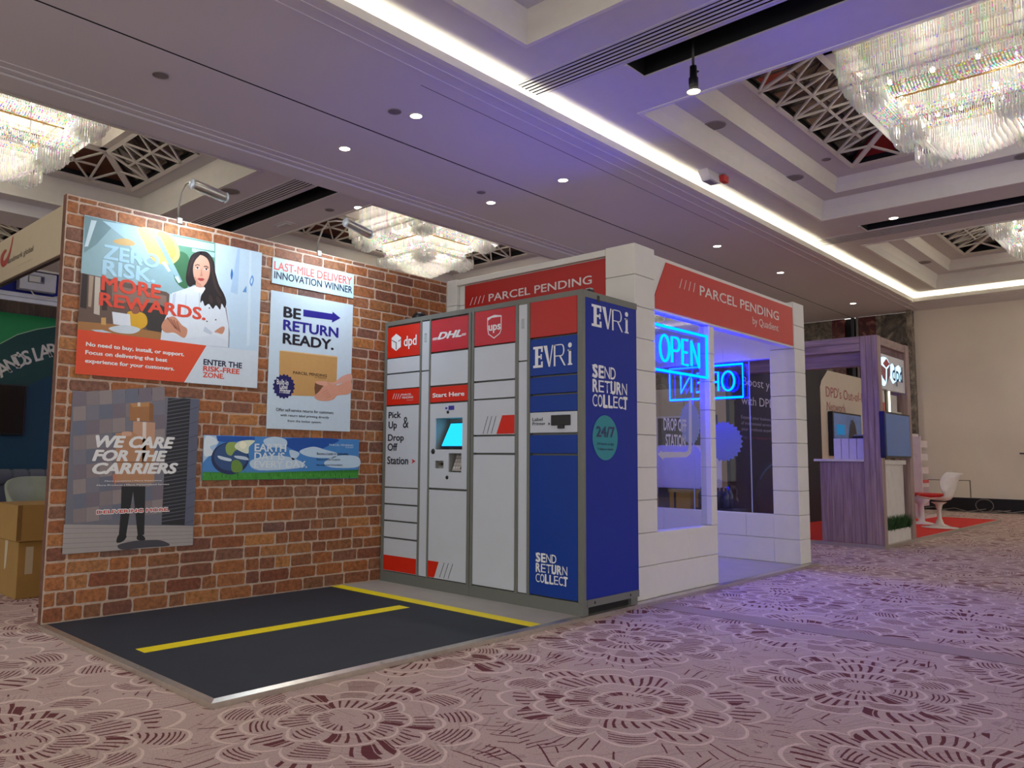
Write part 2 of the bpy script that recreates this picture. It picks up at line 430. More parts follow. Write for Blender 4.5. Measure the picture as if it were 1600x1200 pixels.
box('recess_back', (-1.56, 18.4, 0), (-1.24, 18.42, H0), dark, wm)
box('door_frame_post', (-1.40, 18.27, 0), (-1.33, 18.36, H0), mat('dark_frame', (60, 58, 62), .4, metal=.3), wm)
box('door_frame_post', (-1.29, 18.27, 0), (-1.24, 18.36, H0), mat('grey_frame', (120, 112, 108), .4, metal=.3), wm)
boxes('marble_return', [((-.14, 18.05, 0), (-.05, 18.3, H0))], mgrey, wm)
wl = box('wall_left', (-16.2, -9, 0), (-16, 18.4, 4.8), mat('left_wall_paint', (150, 135, 118), .8)); tag(wl, kind='structure')

ce = thing('ceiling', None, None, (0, 6, H0), kind='structure')
# low soffit with sunk track slot (a gap between two boards)
box('soffit_board', (-3.15, -8, H0), (-1.385, 18.3, H0+.06), soffm, ce)
box('soffit_board', (-1.355, -8, H0), (.199, 18.3, H0+.02), soffm, ce)
box('track_groove', (-1.3845, -8, H0+.004), (-1.3555, 18.3, H0+.018), dark, ce)
box('soffit_board', (.199, 17.141, H0), (14, 18.3, H0+.02), soffm, ce)
for x0, x1, z in ((-.03, -.015, .007), (.115, .13, .007), (-2.62, -2.60, .008), (-2.80, -2.72, .012)):
    box('moulding', (x0, -8, H0-z), (x1, 18.0, H0), soffm, ce)
box('moulding', (-.03, 17.42, H0-.007), (14, 17.435, H0), soffm, ce)
box('moulding', (-3.15, -8, H0-.03), (-2.82, 18.3, H0), soffm, ce)
box('access_hatch_line', (-.223, 3.1, H0-.0015), (-.216, 9.4, H0), mat('hatch_line_grey', (70, 66, 72)), ce)  # thin dark grey line laid on the soffit
# cove lip and the hidden LED strip behind it
box('cove_lip', (.20, -8, H0), (.26, 17.08, 4.562), cove, ce)
box('cove_lip', (.261, 17.08, H0), (14, 17.14, 4.562), cove, ce)
box('cove_back', (-.16, -8, H0+.02), (-.12, 17.4, HT), cove, ce)
box('cove_back', (-.16, 17.42, H0+.02), (14, 17.46, HT), cove, ce)
ledm = emat('cove_led', (1, .93, .70), LED)
box('led_strip', (.06, -8, 4.502), (.10, 17.1, 4.51), ledm, ce)
box('led_strip', (.1, 17.24, 4.502), (14, 17.28, 4.51), ledm, ce)
RC = [(.775, 5.66, -1.6, 3.44), (.775, 5.66, 5.35, 10.4), (.775, 5.66, 12.3, 16.78)]
LC = [(-7.1, -3.7, -1.6, 3.47), (-7.1, -3.7, 5.36, 10.4), (-7.1, -3.7, 12.3, 16.8)]
B3 = [(-12.6, -8.6, -1.6, 3.1)]
RV = [(.22, 5.6, 3.97, 4.30), (.22, 5.6, 11.46, 11.90)]; RB = [(1.22, 5.6, 4.35, 4.65), (1.10, 5.6, 11.08, 11.44)]
LV = [(-6.6, -3.48, 3.99, 4.30), (-6.6, -3.48, 11.1, 11.42)]; LB = [(-6.6, -3.48, 4.37, 4.69), (-6.6, -3.48, 11.46, 11.8)]
holes(-.16, 14, -8, 17.46, HT, RC+RV+RB, 'tray_panel', white, ce)
holes(-7.45, -3.15, -8, 18.3, HT, LC+LV+LB, 'tray_panel', soffm, ce)
box('soffit_board', (-8.2, -8, H0), (-7.45, 18.3, HT), soffm, ce)
holes(-16, -8.2, -8, 18.3, HT, B3, 'tray_panel', soffm, ce)
box('soffit_side', (-3.19, -8, H0), (-3.15, 18.3, HT), soffm, ce)
def coffer(c, rings):
    x0, x1, y0, y1 = c; z = HT
    t = .012
    boxes('coffer_lip', [((x0-.045, y0-.045, z-t), (x0, y1+.045, z)), ((x1, y0-.045, z-t), (x1+.045, y1+.045, z)), ((x0, y0-.045, z-t), (x1, y0, z)), ((x0, y1, z-t), (x1, y1+.045, z))], cove, ce)
    for rise, inset in rings:
        n = z+rise; cv = [(0, 0), (.012, rise*.5), (.045, rise*.85), (.06, rise)]
        V, Fc = [], []
        for d, h in cv:
            V += [(x0+d, y0+d, z+h), (x1-d, y0+d, z+h), (x1-d, y1-d, z+h), (x0+d, y1-d, z+h)]
        for i in range(len(cv)-1):
            for k in range(4): a = i*4+k; b = i*4+(k+1) % 4; Fc.append((a, b, b+4, a+4))
        pyd('coffer_rise', V, Fc, cove, ce)
        V = [(x0, y0, n), (x1, y0, n), (x1, y1, n), (x0, y1, n), (x0+inset, y0+inset, n), (x1-inset, y0+inset, n), (x1-inset, y1-inset, n), (x0+inset, y1-inset, n)]
        pyd('coffer_ring', V, [(k, (k+1) % 4, (k+1) % 4+4, k+4) for k in range(4)], white, ce)
        x0 += inset; x1 -= inset; y0 += inset; y1 -= inset; z = n
    return x0, x1, y0, y1, z
lat = mat('lattice_paint', (206, 200, 190), .6)
def mirror_mat():
    m = bpy.data.materials.new('smoked_mirror'); m.use_nodes = True; N, L = m.node_tree.nodes, m.node_tree.links; b = N['Principled BSDF']
    tc = N.new('ShaderNodeTexCoord'); nz = N.new('ShaderNodeTexNoise'); nz.inputs['Scale'].default_value = 1.3; nz.inputs['Distortion'].default_value = 1
    L.new(tc.outputs['Object'], nz.inputs[0]); rp = N.new('ShaderNodeValToRGB'); e = rp.color_ramp.elements
    e[0].position = .42; e[0].color = (.10, .085, .08, 1); e[1].position = .6; e[1].color = (.34, .30, .26, 1); L.new(nz.outputs[0], rp.inputs[0]); L.new(rp.outputs[0], b.inputs['Base Color'])
    b.inputs['Metallic'].default_value = .85; b.inputs['Roughness'].default_value = .12; return m
smoked = mirror_mat()
cube = bpy.data.meshes.new('lattice_bar'); cube.from_pydata(bv((-.5, -.5, -.5), (.5, .5, .5)), [], BF); cube.materials.append(lat)
def bar(p, q, wd, parent, nrm, name='lattice_bar'):
    p, q = Vector(p), Vector(q); d = q-p; o = bpy.data.objects.new(name, cube); COL.objects.link(o)
    x = d.normalized(); z = nrm.normalized(); y = z.cross(x).normalized(); z = x.cross(y)
    R = Matrix((x, y, z)).transposed().to_4x4()
    o.matrix_world = Matrix.Translation((p+q)/2) @ R @ Matrix.Diagonal((d.length+wd*.3, wd, .02, 1))
    mw = o.matrix_world.copy(); o.parent = parent; o.matrix_parent_inverse = Matrix.Translation(-wpos(parent)); o.matrix_basis = mw
    return o
def lattice(c, z, run, rise, cells, label, backs=None):
    x0, x1, y0, y1 = c
    t = thing('skylight_lattice', label, 'ceiling lattice', ((x0+x1)/2, (y0+y1)/2, z), 'white ceiling lattices around the chandeliers')
    O = [Vector(v) for v in ((x0, y0, z), (x1, y0, z), (x1, y1, z), (x0, y1, z))]
    I = [Vector(v) for v in ((x0+run, y0+run, z+rise), (x1-run, y0+run, z+rise), (x1-run, y1-run, z+rise), (x0+run, y1-run, z+rise))]
    for k in range(4):
        a, b, c_, d = O[k], O[(k+1) % 4], I[(k+1) % 4], I[k]
        nrm = (b-a).cross(d-a)
        n = cells[k % 2]; ins = lambda s, h: (a+(d-a)*h)*(1-s)+(b+(c_-b)*h)*s
        up = Vector((0, 0, .02))
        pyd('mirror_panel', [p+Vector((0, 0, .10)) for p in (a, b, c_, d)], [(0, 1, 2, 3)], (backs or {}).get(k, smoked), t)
        bar(a, b, .05, t, nrm); bar(d, c_, .07, t, nrm); bar(a, d, .09, t, nrm)
        s0 = (d-a).dot((b-a).normalized())/(b-a).length     # unit square cells sit between the hip ends
        for i in range(n):
            p0 = s0+(1-2*s0)*i/n; p1 = s0+(1-2*s0)*(i+1)/n; pc = (p0+p1)/2
            L0 = a+(b-a)*p0; L1 = a+(b-a)*p1; T0 = d+(c_-d)*(i/n); T1 = d+(c_-d)*((i+1)/n)
            LM, TM = (L0+L1)/2, (T0+T1)/2; C = (L0+L1+T0+T1)/4
            bar(L0, T0, .030, t, nrm)
            for p in (L0, L1, T0, T1, (L0+T0)/2, (L1+T1)/2): bar(C, p, .026, t, nrm)
        bar(a+(b-a)*(1-s0), c_, .045, t, nrm)
        bar((a+d)/2, a+(b-a)*s0, .03, t, nrm); bar(a+(b-a)*(1-s0), (b+c_)/2, .03, t, nrm)
    boxes('top_frame', [((I[0].x, I[0].y, z+rise), (I[0].x+.12, I[2].y, z+rise+.27)), ((I[1].x-.12, I[0].y, z+rise), (I[1].x, I[2].y, z+rise+.27)), ((I[0].x, I[0].y, z+rise), (I[1].x, I[0].y+.12, z+rise+.27)), ((I[0].x, I[2].y-.12, z+rise), (I[1].x, I[2].y, z+rise+.27))], lat, t)
    box('ceiling_plate', (I[0].x, I[0].y, z+rise+.27), (I[1].x, I[2].y, z+rise+.30), white, t)
    zt = z+rise+.31; boxes('backing_box', [((x0-.02, y0-.02, zt), (x1+.02, y1+.02, zt+.02)), ((x0-.03, y0-.03, z), (x0-.02, y1+.03, zt)), ((x1+.02, y0-.03, z), (x1+.03, y1+.03, zt)), ((x0-.03, y0-.03, z), (x1+.03, y0-.02, zt)), ((x0-.03, y1+.02, z), (x1+.03, y1+.03, zt))], dark, t)
    return t
redb = mat('red_reflection_paint', (132, 22, 20), .8, var=.15, scale=2); tanb = mat('tan_panel', (150, 128, 84), .5, var=.3, scale=1.5); brnb = mat('brown_panel', (92, 52, 36), .5, var=.4, scale=3)  # red: a mirror reflection painted as flat panel colour
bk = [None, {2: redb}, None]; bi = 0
places = ['over the camera side of the hall, right bay', 'above the shop front beside the long cove', 'at the far right end of the hall']
for c, s in zip(RC, places):
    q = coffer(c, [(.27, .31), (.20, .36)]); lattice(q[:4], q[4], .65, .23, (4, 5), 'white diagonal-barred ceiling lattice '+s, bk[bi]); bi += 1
places = ['top left above the brick wall', 'behind the brick wall and middle chandelier', 'farthest of the left bay']
for c, s in zip(LC, places):
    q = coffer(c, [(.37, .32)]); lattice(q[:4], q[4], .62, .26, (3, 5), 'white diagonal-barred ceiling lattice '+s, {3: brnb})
q = coffer(B3[0], [(.37, .32)]); lattice(q[:4], q[4], .75, .26, (4, 5), 'white barred lattice at far left over the cream fascia board')

# vents and black equipment slots in the cross beams
def vent(r, n, label):
    x0, x1, y0, y1 = r
    t = thing('air_vent', label, 'ceiling vent', ((x0+x1)/2, (y0+y1)/2, HT))
    boxes('housing', [((x0, y0, HT+.12), (x1, y1, HT+.13)), ((x0, y0-.01, HT), (x1, y0, HT+.13)), ((x0, y1, HT), (x1, y1+.01, HT+.13)), ((x0-.01, y0, HT), (x0, y1, HT+.13)), ((x1, y0, HT), (x1+.01, y1, HT+.13))], dark, t)
    p = (y1-y0)/n
    for i in range(n): box('slat', (x0, y0+p*i+p*.5, HT-.002), (x1, y0+p*(i+1), HT+.002), white if x0 > 0 else soffm, t)
    box('frame', (x0-.03, y0-.03, HT-.006), (x1, y0, HT+.003), white if x0 > 0 else soffm, t)
def slot(r, label):
    x0, x1, y0, y1 = r
    t = thing('equipment_slot', label, 'ceiling recess', ((x0+x1)/2, (y0+y1)/2, HT))
    boxes('housing', [((x0, y0, HT+.4), (x1, y1, HT+.41)), ((x0, y0-.01, HT), (x1, y0, HT+.4)), ((x0, y1, HT), (x1, y1+.01, HT+.4)), ((x0-.01, y0, HT), (x0, y1, HT+.4)), ((x1, y0, HT), (x1+.01, y1, HT+.4))], dark, t)
    boxes('frame', [((x0-.03, y1, HT-.012), (x1, y1+.03, HT+.002)), ((x0-.03, y0, HT-.012), (x0, y1, HT+.002))], white if x0 > 0 else soffm, t)
    boxes('rail', [((x0+.3, y0+.1, HT+.18), (x1, y0+.13, HT+.21))], mat('dark_rail', (40, 40, 44), .4, metal=.5), t)
vent(RV[0], 6, 'six-slot air vent in the near ceiling beam beside the pendant spot'); vent(RV[1], 7, 'slatted air vent in the far right ceiling beam')
slot(RB[0], 'long black ceiling slot the pendant spot hangs from'); slot(RB[1], 'long black ceiling slot in the far right beam')
vent(LV[0], 6, 'slatted air vent above the brick wall top'); vent(LV[1], 6, 'slatted air vent far back in the left bay')
slot(LB[0], 'black ceiling slot behind the brick wall top edge'); slot(LB[1], 'black ceiling slot far back in the left bay')

# round fittings
warm = emat('lamp_warm', (1, .9, .68), 14)
def downlight(x, y, z, label, on=True, r=.075):
    t = thing('downlight', label, 'ceiling light', (x, y, z), 'recessed round ceiling lights')
    lathe('trim_ring', [(r, .004), (r, -.004), (r*.8, -.006), (r*.78, .0)], (x, y, z), white, t, 20)
    lathe('lens', [(0, -.003), (r*.79, -.003)], (x, y, z), warm, t, 20)
    light('SPOT', 'lamp', (x, y, z-.02), DOWN, (1, .92, .80), t, spot_size=2.1, spot_blend=.8, shadow_soft_size=.07)
for x, y, z, l in ((-.745, 3.52, H0, 'lit round downlight nearest above the brick wall, right one of the first pair'), (-1.97, 3.55, H0, 'lit round downlight left of the black groove, first pair'),
                   (-.772, 6.02, H0, 'lit round downlight right of the black groove above the red shop sign'), (-2.02, 6.06, H0, 'lit round downlight left of the black groove behind the middle chandelier side'),
                   (-.778, 10.14, H0, 'lit round downlight over the right end of the shop, nearer of two'), (-.764, 12.6, H0, 'lit round downlight beyond the shop end pillar'),
                   (-.752, 16.44, H0, 'lit round downlight farthest along the groove near the marble wall'), (1.59, 11.0, HT, 'lit round downlight in the right beam beside the black slot'),
                   (-3.95, 5.3, HT, 'lit round downlight on the left beam in front of the middle chandelier'), (1.6, -.9, HT, 'lit round downlight outside the picture over the camera'), (3.2, 17.75, H0, 'added unseen downlight brightening the cream end wall, outside the picture'), (5.6, 17.75, H0, 'added unseen downlight brightening the cream end wall, farther outside the picture')):  # last two are added out of view to brighten the end wall
    downlight(x, y, z, l)
grille = mat('speaker_grille', (128, 120, 116), .8)
def speaker(x, y, z, r, label, name='ceiling_speaker'):
    t = thing(name, label, 'ceiling speaker', (x, y, z), 'round ceiling speakers')
    lathe('rim', [(r, .002), (r, -.008), (r*.9, -.01), (r*.9, -.004)], (x, y, z), mat('speaker_rim', (150, 144, 140)), t, 24)
    lathe('grille', [(0, -.008), (r*.5, -.008), (r*.9, -.005)], (x, y, z), grille, t, 24)
for x, y, z, r, l in ((.90, 6.72, 4.92, .13, 'large round speaker on the coffer ledge near the exit box'), (.89, 9.06, 4.92, .13, 'large round speaker on the coffer ledge toward the coffer corner'),
                      (1.28, 6.0, 5.12, .06, 'small round speaker on the upper coffer ledge near the beam'), (1.28, 9.2, 5.12, .06, 'small round speaker below the lattice corner'),
                      (3.35, 10.24, 4.92, .13, 'large round speaker under the right chandelier edge'), (.90, 13.0, 4.92, .13, 'round speaker half hidden at far coffer start'), (.9, 15.4, 4.92, .13, 'round speaker on the farthest coffer ledge'),
                      (-1.82, 1.34, H0, .075, 'dark round sensor plate left of the groove nearest the camera'), (-.823, 3.3, H0, .07, 'dark round sensor plate beside the first lit downlight'),
                      (-1.83, 5.66, H0, .06, 'dark round sensor plate beside the second left downlight'), (-4.7, 3.66, HT, .13, 'dark round speaker below the first clip lamp head'),
                      (-4.35, 5.08, HT, .07, 'small dark round sensor on the left beam near its lit downlight'), (-2.75, 9.4, HT-.17, .08, 'dark round plate above the red back sign')):
    speaker(x, y, z, r, l)
t = thing('beam_sensor', 'small white shallow dome on the left beam above brick wall', 'ceiling sensor', (-4.55, 4.15, HT))
lathe('dome', [(0, -.03), (.03, -.028), (.05, 0)], (-5.1, 3.75, HT), white, t)
t = thing('smoke_plate', 'flat white oblong fitting on the left ceiling beam', 'ceiling fitting', (-5.4, 5.05, HT))
box('plate', (-5.62, 4.98, HT-.03), (-5.35, 5.1, HT), white, t, bev=.01); box('plate_base', (-5.66, 4.95, HT-.008), (-5.31, 5.13, HT), soffm, t)
t = thing('exit_box', 'white boxy emergency light with red side on the lit cove ceiling', 'emergency light', (.46, 7.4, HT))
prism('body', [(.40, 7.25, HT), (.40, 7.62, HT), (.42, 7.55, HT-.13), (.42, 7.32, HT-.13)], (.13, 0, 0), white, t)
box('red_panel', (.535, 7.55, HT-.10), (.60, 7.68, HT-.02), ink((200, 60, 50)), t); box('lens', (.44, 7.34, HT-.136), (.52, 7.52, HT-.13), mat('grey_lens', (140, 140, 150)), t)
t = thing('pendant_spot', 'black pendant spotlight hanging from the near ceiling slot', 'spotlight', (1.80, 4.50, HT))
tube('rod', [(1.80, 4.50, HT+.3), (1.80, 4.50, HT-.22)], .012, blackm, t)
lathe('lamp_body', [(0, .10), (.03, .10), (.032, 0), (.042, -.01), (.042, -.08), (.035, -.10)], (1.80, 4.50, HT-.27), blackm, t, 16)
lathe('shade', [(.035, 0), (.062, -.03), (.058, -.035)], (1.80, 4.50, HT-.37), mat('lamp_shade_metal', (180, 176, 160), .3, metal=.6), t, 18)
lathe('bulb', [(0, -.02), (.055, -.028)], (1.80, 4.50, HT-.37), warm, t, 18)
light('SPOT', 'lamp', (1.80, 4.50, HT-.42), DOWN, (1, .92, .80), t, spot_size=1.6, spot_blend=.7, shadow_soft_size=.04)
t = thing('round_port', 'small round open port with a dark orange-brown face beside the pendant spot', 'ceiling fitting', (1.6, 4.88, HT))
lathe('collar', [(.05, 0), (.05, -.006), (.036, -.007), (.036, 0)], (1.61, 4.90, HT), white, t, 18); lathe('port', [(0, -.003), (.036, -.003)], (1.61, 4.90, HT), mat('port_dark', (70, 36, 22)), t, 18)  # port disc in one dark orange-brown colour

# ------------------------------------------------------------------ chandeliers
CR_ROD = crystal_material('crystal_rod', .22, .42); CR_BEAD = crystal_material('crystal_bead', .95, .2)
def rods(name, pts, ln, parent, r=.009, m=None):
    V, Fc = [], []
    for x, y, z in pts:
        l = ln*random.uniform(.93, 1.05); n = len(V)
        for zz, rr in ((z, r*.7), (z-l*.9, r), (z-l, r*.25)):
            for k in range(3): a = 2*math.pi*k/3+x*9; V.append((x+rr*math.cos(a), y+rr*math.sin(a), zz))
        for s in (0, 3):
            for k in range(3): Fc.append((n+s+k, n+s+(k+1) % 3, n+s+3+(k+1) % 3, n+s+3+k))
    o = pyd(name, V, Fc, m or CR_ROD, parent); o['kind'] = 'stuff'; return o
def ring_pts(cx, cy, hx, hy, z, sp):
    P = []; nx, ny = max(2, int(2*hx/sp)), max(2, int(2*hy/sp))
    for i in range(nx): P += [(cx-hx+2*hx*i/nx, cy-hy, z), (cx+hx-2*hx*i/nx, cy+hy, z)]
    for i in range(ny): P += [(cx+hx, cy-hy+2*hy*i/ny, z), (cx-hx, cy+hy-2*hy*i/ny, z)]
    return P
def net(name, c, a, b, rows, sp, parent):
    """bead strings strung from rectangle a (hx,hy,z) to b"""
    V, Fc = [], []; cx, cy = c
    OF = [(0, 1, 4), (1, 2, 4), (2, 3, 4), (3, 0, 4), (1, 0, 5), (2, 1, 5), (3, 2, 5), (0, 3, 5)]
    for j in range(rows):
        t = j/(rows-1); hx, hy, z = [a[i]+(b[i]-a[i])*t for i in range(3)]; z -= .05*math.sin(math.pi*t)
        for x, y, _ in ring_pts(cx, cy, hx, hy, z, sp):
            r = .0105; n = len(V)
            V += [(x+r, y, z), (x, y+r, z), (x-r, y, z), (x, y-r, z), (x, y, z+r*1.3), (x, y, z-r*1.3)]
            Fc += [tuple(n+i for i in f) for f in OF]
    o = pyd(name, V, Fc, CR_BEAD, parent); o['kind'] = 'stuff'; return o
bulbm = emat('bulb_glow', (1, .92, .78), 8)
def chandelier(cx, cy, label):
    t = thing('chandelier', label, 'chandelier', (cx, cy, 5.2), 'crystal chandeliers in the ceiling coffers')
    box('canopy', (cx-.95, cy-.95, 5.57), (cx+.95, cy+.95, 5.60), mat('canopy_metal', (120, 112, 98), .35, metal=.4), t)
    boxes('support_frame', [((cx-.9, cy-.9, 5.14), (cx-.87, cy+.9, 5.17)), ((cx+.87, cy-.9, 5.14), (cx+.9, cy+.9, 5.17))]+[((cx+a-.008, cy+b-.008, 4.9), (cx+a+.008, cy+b+.008, 5.57)) for a in (-.5, .5) for b in (-.5, .5)], mat('grey_support', (120, 116, 108), .4, metal=.5), t)
    F = lambda hw, z, ln, sp=.022, r=.010, nm='crystal_fringe': rods(nm, ring_pts(cx, cy, hw, hw, z, sp), ln, t, r)
    F(1.0, 5.55, .19); F(1.0, 5.38, .17); F(1.0, 5.24, .15); F(.99, 5.12, .15); net('bead_net', (cx, cy), (.985, .985, 5.50), (.97, .97, 5.22), 9, .030, t); F(.95, 5.03, .14)
    net('bead_net', (cx, cy), (.99, .99, 5.10), (.93, .93, 5.00), 5, .027, t)
    net('bead_net', (cx, cy), (.93, .93, 4.99), (.57, .57, 4.90), 15, .028, t)
    clus = lambda nm, o_, z, ln, n_: rods(nm, [p for sx in (-1, 1) for sy in (-1, 1) for k in range(n_) for p in ring_pts(cx+sx*o_, cy+sy*o_, .15-.045*k, .15-.045*k, z-.03*k, .026)], ln, t, .009)
    clus('crystal_cluster', .76, 4.97, .17, 3)
    for hw, z in ((.56, 4.895), (.50, 4.91)):
        tube('brass_rail', [(cx-hw, cy-hw, z), (cx+hw, cy-hw, z), (cx+hw, cy+hw, z), (cx-hw, cy+hw, z)], .010, gold, t, closed=True, seg=6)
    boxes('brass_bracket', [((cx+sx*.49-.01, cy+y, 4.89), (cx+sx*.57+.01, cy+y+.018, 4.925)) for sx in (-1, 1) for y in (-.35, 0, .35)]+[((cx+x, cy+sy*.49-.01, 4.89), (cx+x+.018, cy+sy*.57+.01, 4.925)) for sy in (-1, 1) for x in (-.35, 0, .35)], gold, t)
    F(.55, 4.88, .15); net('bead_net', (cx, cy), (.545, .545, 4.78), (.50, .50, 4.64), 8, .027, t); F(.50, 4.74, .14)
    net('bead_net', (cx, cy), (.50, .50, 4.62), (.36, .36, 4.56), 6, .027, t)
    clus('crystal_cluster', .47, 4.62, .17, 3)
    for k in range(8): F(.40*(1-k*.115), 4.60-.026*k, .16, .020, .0085, 'crystal_tier')
    for x, y, z in [(cx+a, cy+b, 5.06) for a in (-.6, -.2, .2, .6) for b in (-.6, -.2, .2, .6)]+[(cx+a, cy+b, 4.72) for a in (-.25, .25) for b in (-.25, .25)]:
        lathe('bulb', [(0, .035), (.02, .02), (.024, 0), (.018, -.02), (0, -.03)], (x, y, z), bulbm, t, 10)
    for a in (-.5, .5):
        for b in (-.5, .5): light('POINT', 'lamp', (cx+a, cy+b, 5.05), CHAND, (1, .93, .82), t, shadow_soft_size=.12)
    light('POINT', 'lamp', (cx, cy, 4.70), CHAND, (1, .93, .82), t, shadow_soft_size=.12)
    return t
def dup(t, dx, dy, label):
    r = t.copy(); COL.objects.link(r); r.location = (t.location.x+dx, t.location.y+dy, t.location.z); r['label'] = label
    for ch in list(t.children):
        c = ch.copy(); COL.objects.link(c); c.parent = r; c.matrix_parent_inverse = ch.matrix_parent_inverse.copy()
        for g in ch.children:
            d = g.copy(); COL.objects.link(d); d.parent = c; d.matrix_parent_inverse = g.matrix_parent_inverse.copy()
    return r
ch = chandelier(3.22, 7.87, 'big lit crystal chandelier at upper right of the picture')
for x, y, l in ((3.22, 14.55, 'small-looking crystal chandelier at the far right edge'), (3.22, .92, 'crystal chandelier above the camera, out of the picture'),
                (-5.35, 7.95, 'crystal chandelier behind the brick wall in the middle'), (-5.35, .94, 'crystal chandelier at the left above the cream fascia'),
                (-5.35, 14.8, 'crystal chandelier farthest back in the left bay'), (-10.6, .75, 'crystal chandelier cut off at the far left edge')):
    dup(ch, x-3.22, y-7.87, l)
# ------------------------------------------------------------------ booth platform
h = .03
pf = thing('booth_platform', 'dark platform with yellow tape lines and metal edge in front of the brick wall', 'platform', (1, 3, 0))
box('deck', (-.06, .01, 0), (1.985, 6.53, h-.004), mat('deck_board', (120, 110, 100)), pf)
box('dark_mat', (0, .02, h-.004), (1.972, 2.075, h), mat('dark_vinyl', (34, 42, 54), .66, var=.10, scale=5), pf)
box('grey_mat', (0, 2.165, h-.004), (1.972, 6.50, h), mat('grey_vinyl', (168, 162, 156), .6, var=.05, scale=6), pf)
yel = ink((255, 232, 0)); yel.node_tree.nodes['Principled BSDF'].inputs['Roughness'].default_value = .5
box('tape_line', (0, 2.065, h-.002), (1.975, 2.165, h+.0015), yel, pf)
box('tape_line', (.935, .152, h-.002), (1.038, 1.936, h+.0015), yel, pf)
def edge(a, b, nrm, m0=0, m1=0):
    a, b, nrm = Vector(a), Vector(b), Vector(nrm)
    V = [a, a+Vector((0, 0, h-.006)), a-nrm*.028+Vector((0, 0, h+.003)), b, b+Vector((0, 0, h-.006)), b-nrm*.028+Vector((0, 0, h+.003))]
    dr = (b-a).normalized()*.028
    if m0: V[2] += dr
    if m1: V[5] -= dr
    V += [a-nrm*.028+(dr if m0 else dr*0), b-nrm*.028-(dr if m1 else dr*0)]
    pyd('metal_edge', V, [(0, 3, 4, 1), (1, 4, 5, 2), (0, 1, 2, 6), (3, 7, 5, 4), (2, 5, 7, 6)], alum, pf)
edge((-.03, 0, 0), (2.0, 0, 0), (0, -1, 0), 0, 1); edge((2.0, 0, 0), (2.0, 2.55, 0), (1, 0, 0), 1); edge((2.0, 2.55, 0), (2.0, 6.54, 0), (1, 0, 0))
for x, y in ((.33, .012), (.75, .012), (1.28, .012), (1.93, .012), (1.986, .9), (1.986, 2.1)):
    lathe('screw', [(0, .0015), (.006, .001), (.007, 0)], (x, y, h-.001), steel, pf, 8)

# ------------------------------------------------------------------ brick wall
bw = thing('brick_wall', 'brown brick partition wall carrying five posters', 'partition wall', (0, 1.6, h))
box('mortar_panel', (-.045, 0, h), (0, 3.26, 2.60), mat('mortar', (196, 172, 154), .8, var=.15, scale=40), bw)
box('end_strip', (-.045, -.003, h), (0, 0, 2.60), mat('end_print', (104, 66, 50), .7, var=.35, scale=14), bw)
boxes('back_post', [((-.1, .05, 0), (-.045, .12, 2.55)), ((-.1, 1.6, 0), (-.045, 1.67, 2.55)), ((-.1, 3.1, 0), (-.045, 3.17, 2.55))], mat('softwood', (190, 160, 120)), bw)
brm = brick_material(); rb = random.Random(11)
bmesh_vars = []
for i in range(10):
    bm = bmesh.new(); o8 = []
    for (yy, zz) in ((-.5, -.42), (-.44, -.5), (0, -.5), (.45, -.5), (.5, -.40), (.5, 0), (.5, .42), (.43, .5), (0, .5), (-.45, .5), (-.5, .40), (-.5, 0)):
        o8.append((yy+rb.uniform(-.018, .012), zz+rb.uniform(-.05, .03)))
    vb = [bm.verts.new((0, a, b)) for a, b in o8]; vf = [bm.verts.new((1, a*.975, b*.94)) for a, b in o8]
    bm.faces.new(vf); n = len(vb)
    for k in range(n): bm.faces.new((vb[k], vb[(k+1) % n], vf[(k+1) % n], vf[k]))
    me = bpy.data.meshes.new('brick'); bm.to_mesh(me); bm.free(); me.materials.append(brm); bmesh_vars.append(me)
POST = [(.10, 1.355, 1.50, 2.49), (.095, .915, .425, 1.398), (.957, 2.292, .85, 1.158), (1.444, 2.197, 2.286, 2.484), (1.44, 2.195, 1.217, 2.233)]
bricks = []; z = h+.002; row = 0
while z < 2.59:
    rh = min(rb.choice((.078, .082, .086, .09)), 2.598-z)
    if 2.598-z-rh < .03: rh = 2.598-z
    y = .003; first = True
    while y < 3.255:
        L_ = rb.choice((.11, .13, .19, .22, .235, .25)) if not first else rb.choice((.07, .12, .2))
        first = False
        if y+L_ > 3.2: L_ = 3.257-y
        bricks.append((y, z, L_, rh)); y += L_
    z += rh; row += 1
def hidden(b):
    y, z, l, r = b
    return any(p[0]-.01 <= y and y+l <= p[1]+.01 and p[2]-.01 <= z and z+r <= p[3]+.01 for p in POST) or (y > 2.56 and z < 2.08)
vis = sorted([b for b in bricks if not hidden(b)], key=lambda b: b[0]-(b[2]*2))
solo = vis[:298]; rest = vis[298:]+[b for b in bricks if hidden(b)]
inv = Matrix.Translation(-wpos(bw))
for y, z, l, r in solo:
    o = bpy.data.objects.new('brick', rb.choice(bmesh_vars)); COL.objects.link(o)
    o.parent = bw; o.matrix_parent_inverse = inv
    o.location = (0, y+l/2, z+r/2); o.scale = (rb.uniform(.003, .006), l-.012, r-.012)
V, Fc = [], []
for y, z, l, r in rest:
    me = rb.choice(bmesh_vars); n = len(V); d = rb.uniform(.003, .006)
    V += [(v.co.x*d, y+l/2+v.co.y*(l-.012), z+r/2+v.co.z*(r-.012)) for v in me.vertices]; Fc += [tuple(i+n for i in p.vertices) for p in me.polygons]
o = pyd('brick', V, Fc, brm, bw); o['kind'] = 'stuff'

# ------------------------------------------------------------------ posters
def poster(name, label, y0, z0, y1, z1, color, th=.010):
    t = thing(name, label, 'poster', (.007, (y0+y1)/2, z0))
    box('board', (.0065, y0, z0), (.0065+th-.004, y1, z1), ink(color), t, bev=.001)
    return t, Surf('x', .0065+th-.004, .35)
CW = (206, 226, 240)
